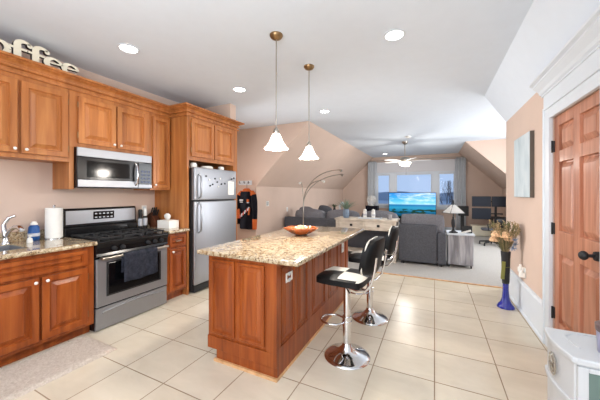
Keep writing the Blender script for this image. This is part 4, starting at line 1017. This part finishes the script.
# tower speaker on post near right curtain
t = T('floor_speaker', 'black speaker on a dark post beside the right curtain', 'speaker', (.88, 10.8, 0))
b = B(); b.box(.73, 1.03, 10.75, 10.95, .66, .985, .008); b.done('cabinet_body', M['matblack'], t)
b = B(); b.box(.80, .90, 10.82, 10.9, .02, .66, .004); b.done('post', M['matblack'], t)
b = B(); b.box(.68, 1.02, 10.72, 11.0, .006, .025, .004); b.done('base', M['matblack'], t)
# low white bench along far wall
t = T('storage_bench', 'low white bench along the far wall behind the office chair', 'bench', (1.5, 11.4, 0))
b = B(); b.box(1.10, 2.12, 10.75, 11.2, .30, .345, .005); b.done('bench_top', M['cream'], t)
b = B(); b.box(1.12, 2.10, 10.77, 11.18, .03, .30, .003); b.done('body', M['cream'], t)
b = B(); b.box(1.14, 2.08, 10.8, 11.15, .006, .03); b.done('plinth', M['cream'], t)
# desk, monitors, office chair
t = T('desk', 'dark desk carrying the bank of monitors along the right knee wall', 'desk', (1.85, 9.9, 0))
b = B(); b.box(1.62, 2.12, 9.40, 10.7, .64, .67, .004); b.done('desktop', M['matblack'], t)
for x in (1.66, 2.08):
    for y in (9.40, 10.62): b = B(); b.box(x-.02, x+.02, y-.02, y+.02, .006, .64); b.done('leg', M['matblack'], t)
M['monscreen'] = plain('dark_blue_grey_screen', (26, 33, 46), .5, var=0, spec=.3)
mons = [(1.075, 1.585, 1.0, 1.325, 'upper left black monitor in the bank above the desk'), (1.075, 1.585, .60, .955, 'lower left black monitor in the bank above the desk'), (1.60, 2.10, 1.0, 1.325, 'upper right black monitor in the bank above the desk')]
for x0_, x1_, z0, z1, lab in mons:
    t = T('monitor', lab, 'monitor', ((x0_+x1_)/2, 10.3, z0), 'computer monitors above the desk')
    b = B(); b.box(x0_, x1_, 10.30, 10.335, z0, z1, .005); b.done('bezel', M['matblack'], t)
    b = B(); b.box(x0_+.012, x1_-.012, 10.297, 10.301, z0+.014, z1-.012); b.done('screen', M['monscreen'], t)
t = T('monitor_stand', 'black monitor arm stand rising from the desk', 'monitor stand', (1.72, 10.42, .67))
b = B(); b.box(1.69, 1.75, 10.40, 10.44, .69, 1.25, .004); b.done('post', M['matblack'], t)
b = B(); b.box(1.60, 1.85, 10.3, 10.54, .67, .69, .003); b.done('base', M['matblack'], t)
for z in (.78, 1.16):
    b = B(); b.box(1.3, 1.9, 10.37, 10.40, z-.02, z+.02, .004); b.done('arm', M['matblack'], t)
for x, z in ((1.33, .78), (1.33, 1.16), (1.85, 1.16)):
    b = B(); b.box(x-.04, x+.04, 10.334, 10.372, z-.04, z+.04, .003); b.done('mount', M['matblack'], t)
t = T('office_chair', 'black office chair with round back on a five star caster base', 'office chair', (1.50, 9.35, 0))
ox, oy = 1.40, 9.02
for k in range(5):
    a = 2*PI*k/5+.2; b = B(); ex, ey = ox+.29*math.cos(a), oy+.29*math.sin(a)
    b.tube([(ox, oy, .12), (ex, ey, .085)], [.03, .018], 8); lg = b.done('leg', M['matblack'], t)
    b = B(); b.tube([(ex-.015, ey, .040), (ex+.015, ey, .040)], .033, 12); b.tube([(ex, ey, .05), (ex, ey, .09)], .01, 8); b.done('caster', M['matblack'], lg)
b = B(); b.tube([(ox, oy, .10), (ox, oy, .40)], [.03, .025], 12); b.done('column', M['matblack'], t)
pillow(t, 'seat', ox-.25, ox+.22, oy-.23, oy+.23, .40, .48, 'sofa')
b = B(); b.tube([(ox+.02, oy, .41), (ox+.26, oy-.02, .40), (ox+.27, oy-.03, .6)], .018, 8); b.done('back_support', M['matblack'], t)
pillow(t, 'backrest', ox+.02, ox+.36, oy-.10, oy, .46, .76, 'vinyl', RZ(.5))
b = B(); b.tube([(ox-.1, oy-.24, .42), (ox-.12, oy-.27, .55), (ox-.15, oy-.27, .585), (ox+.08, oy-.27, .59)], .014, 8); b.done('armrest', M['matblack'], t)
# ================================================================ RIGHT WALL OBJECTS
t = T('wall_canvas', 'pale blue grey abstract canvas on the tan wall beside the door', 'wall art', (.93, 4.2, 1.4))
b = B(); b.box(.921, .958, 3.74, 4.38, 1.38, 2.10, .002); b.done('wrapped_edge', plain('canvas_edge', (92, 84, 76), .8), t)
b = B(); b.box(.917, .922, 3.743, 4.377, 1.383, 2.097, .001); b.done('painted_face', M['canvas'], t)
tt = outlet(WR, 4.08, .49, (-1, 0, 0), 'white wall outlet with two plug in air fresheners above the baseboard')
for dy, dz in ((.02, .03), (-.03, -.02)):
    b = B(); b.box(.895, .952, 4.08+dy-.022, 4.08+dy+.022, .49+dz-.03, .49+dz+.03, .010, 3); b.tube([(.92, 4.08+dy, .49+dz+.02), (.92, 4.08+dy, .49+dz+.06)], [.016, .012], 10); tag(b.done('air_freshener', M['white']), ['white plug in air freshener, farther from the door on the outlet', 'white plug in air freshener, nearer the door on the outlet'][0 if dy > 0 else 1], 'air freshener')
# vase with dried flowers
vx, vy = .80, 4.22
t = T('floor_vase', 'tall cobalt blue glass floor vase with a flared base', 'vase', (vx, vy, 0))
b = B(); outp = [(.092, .0), (.094, .012), (.080, .035), (.055, .07), (.040, .12), (.032, .22), (.033, .36), (.038, .52), (.046, .66), (.050, .70)]
inn = [(.046, .70), (.042, .66), (.034, .52), (.028, .36), (.026, .22), (.022, .12), (0, .10)]
M['cobalt'] = newmat('cobalt_blue_glass')[0]; p = M['cobalt'].node_tree.nodes['Principled BSDF']; setp(p, lin((16, 34, 170)), .06, trans=.45, coat=.5)
b.lathe(outp+inn, (vx, vy, .001), 32); b.done('vase_body', M['cobalt'], t)
b = B(); b.lathe([(.041, .60), (.048, .63), (.052, .685), (.0515, .70)], (vx, vy, .001), 28, close=False)
b.lathe([(.036, .30), (.0395, .32), (.0475, .66)], (vx, vy, .001), 28, close=False); b.done('dark_sleeve', M['matblack'], t)
b = B(); b.box(vx-.055, vx-.015, vy-.058, vy-.040, .36, .58, .006, rot=RY(.06)); b.lathe([(.0415, .50), (.044, .505), (.044, .525), (.0415, .53)], (vx, vy, .0), 24, close=False); b.done('ribbon', M['ribbon'], t)
t = T('dried_bouquet', 'bouquet of dried peach flowers and grasses in the blue vase', 'bouquet', (vx, vy, .65))
b = B(); random.seed(5)
for i in range(110):
    a = random.random()*2*PI; sp = .16*random.random()**.6; L = .20+.16*random.random()
    P = [(vx+math.cos(a)*(.01+sp*f**1.4), vy+math.sin(a)*(.01+sp*f**1.4), .62+(L+.1)*f) for f in (0, .35, .7, 1)]
    P = [(min(q[0], .93), q[1], q[2]) for q in P]
    b.tube(P, .0022, 5, mi=i % 2)
    e = P[-1]
    for j in range(4): b.sphere((min(.935, e[0]+random.uniform(-.014, .014)), e[1]+random.uniform(-.014, .014), e[2]-.012*j), .007, u=6, v=4, mi=i % 2)
b.done('grass_stems', [M['straw'], M['driedgreen']], t)
b = B(); leaves(b, (vx-.02, vy, .66), 60, .28, .15, 1.0, .008, 8); b.done('leaf_blades', M['driedgreen'], t)
for (dx, dy, z) in ((-.10, -.03, .90), (-.02, -.09, .90), (-.06, .08, .93), (.03, -.04, .86), (-.11, .03, .83)):
    b = B()
    for L_ in range(3):
        n = 9-2*L_
        for k in range(n):
            a = 2*PI*k/n+L_; r_ = .042-.013*L_; b.sphere((vx+dx+r_*math.cos(a), vy+dy+r_*math.sin(a), z+.018*L_), (.020, .020, .022), u=8, v=5)
    b.sphere((vx+dx, vy+dy, z+.015), (.025, .025, .025), u=10, v=6); b.done('flower_head', M['peach'], t)
b = B()
for (cx, cy, cz) in ((vx+.07, vy-.10, .86), (vx+.09, vy-.02, .80), (vx+.06, vy-.07, .76)):
    for k in range(26):
        a = random.random()*2*PI; e = math.acos(random.uniform(-1, 1)); r_ = .045
        q = (min(.935, cx+r_*math.sin(e)*math.cos(a)), cy+r_*math.sin(e)*math.sin(a), cz+r_*math.cos(e)); b.tube([(cx, cy, cz), q], [.004, .001], 4)
b.done('thistle_heads', M['bluethistle'], t)
# white curved cabinet in the foreground
t = T('curved_cabinet', 'white cabinet with bowed side and dark glass front, right foreground', 'cabinet', (.7, 1.52, 0))
def outline(o_=0, inset=0):
    P = [(.955, 1.675), (.465, 1.675)]
    for f in range(1, 13):
        u = f/12; P.append((.465-.018*math.sin(u*PI)+.010*u, 1.675-.262*u))
    P += [(.49, 1.405), (.55, 1.402), (.955, 1.402)]
    c = (.71, 1.54)
    if inset: P = [(c[0]+(x-c[0])*(1-inset/.25) if x < .9 else x, c[1]+(y-c[1])*(1-inset/.15)) for x, y in P]
    return P
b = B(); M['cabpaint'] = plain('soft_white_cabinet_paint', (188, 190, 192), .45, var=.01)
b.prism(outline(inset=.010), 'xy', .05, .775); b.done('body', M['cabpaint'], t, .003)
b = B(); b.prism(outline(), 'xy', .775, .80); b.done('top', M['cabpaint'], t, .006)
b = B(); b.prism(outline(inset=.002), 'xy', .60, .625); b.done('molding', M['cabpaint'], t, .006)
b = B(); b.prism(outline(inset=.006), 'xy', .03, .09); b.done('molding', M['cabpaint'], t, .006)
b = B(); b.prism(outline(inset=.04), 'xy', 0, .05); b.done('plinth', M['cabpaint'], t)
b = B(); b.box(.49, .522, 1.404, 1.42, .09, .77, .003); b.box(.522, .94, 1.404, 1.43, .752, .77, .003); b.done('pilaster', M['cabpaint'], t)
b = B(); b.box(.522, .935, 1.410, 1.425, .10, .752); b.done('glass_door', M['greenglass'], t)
# floral metal ornament on the bowed side
b = B(); oy_, oz = 1.535, .700; xo = .4535
b.tube([(xo, oy_+.035*math.cos(a), oz+.045*math.sin(a)) for a in [2*PI*k/28 for k in range(29)]], .0025, 6, cap=False)
for k in range(8):
    a = 2*PI*k/8; b.tube([(xo, oy_, oz), (xo, oy_+.03*math.cos(a), oz+.038*math.sin(a))], .0016, 5)
    b.sphere((xo, oy_+.022*math.cos(a+.39), oz+.028*math.sin(a+.39)), (.003, .006, .007), u=8, v=5)
b.done('metal_ornament', M['nickel'], t)
b = B(); b.lathe([(0, .801), (.0, .801)], (.7, 1.52, 0), 3) if False else None
pts = [(.50+.0*k, 1.62, .801) for k in range(1)]
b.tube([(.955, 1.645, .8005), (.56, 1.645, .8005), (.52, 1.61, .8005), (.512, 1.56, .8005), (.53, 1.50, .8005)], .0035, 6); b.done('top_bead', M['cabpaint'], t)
# candle jar on it
t = T('candle_jar', 'lilac grey candle jar with brown rim at the right picture edge', 'candle', (.60, 1.49, .80))
b = B(); b.lathe([(.038, 0), (.042, .004), (.046, .085)], (.622, 1.49, .801), 32); b.done('jar', M['lilac'], t)
b = B(); b.lathe([(.046, .085), (.049, .088), (.050, .112), (.046, .115), (0, .113)], (.622, 1.49, .801), 32); b.done('lid', M['wax'], t)
b = B(); b.lathe([(.0402, .02), (.0415, .022), (.0442, .066), (.0444, .068)], (.622, 1.49, .801), 32, close=False); b.done('paper_label', M['greywhite'], t)
# ================================================================ OUTSIDE
b = B(); b.box(-60, 60, 13, 400, -3.2, -3.0); struct(b.done('ground', plain('grey_blue_water', (120, 144, 168), .5, var=.1, nscale=.2)))
b = B(); random.seed(2)
pts = []
for i in range(41): x = -90+i*4.5; pts.append((x, 1.3+1.2*random.random()))
b.prism([(-90, -3)]+pts+[(90, -3)], 'xz', 180, 200); tag(b.done('far_shore', plain('hazy_far_shore', (158, 172, 188), .9)), 'low hazy blue shore on the horizon outside the windows', 'shoreline')
def tree(x, y, h_, seed, label):
    random.seed(seed); b = B()
    def br(p, d, L, r_, lv):
        q = p+d*L; b.tube([p, (p+q)/2+Vector((random.uniform(-.03, .03), random.uniform(-.03, .03), 0)), q], [r_, r_*.8, r_*.6], 6)
        if lv == 0: return
        for k in range(3):
            nd = (d+Vector((random.uniform(-.32, .32), random.uniform(-.3, .3), random.uniform(.1, .5)))).normalized(); br(q, nd, L*.72, r_*.62, lv-1)
    br(Vector((x, y, -3.0)), Vector((0, 0, 1)), h_*.36, .04, 4)
    tag(b.done('bare_tree', M['bark']), label, 'tree', 'bare trees outside the windows')
tree(.62, 15.5, 4.9, 4, 'bare leafless tree outside the right window pane, nearer')
tree(.98, 20.5, 4.6, 6, 'bare leafless tree outside the right window pane, farther')
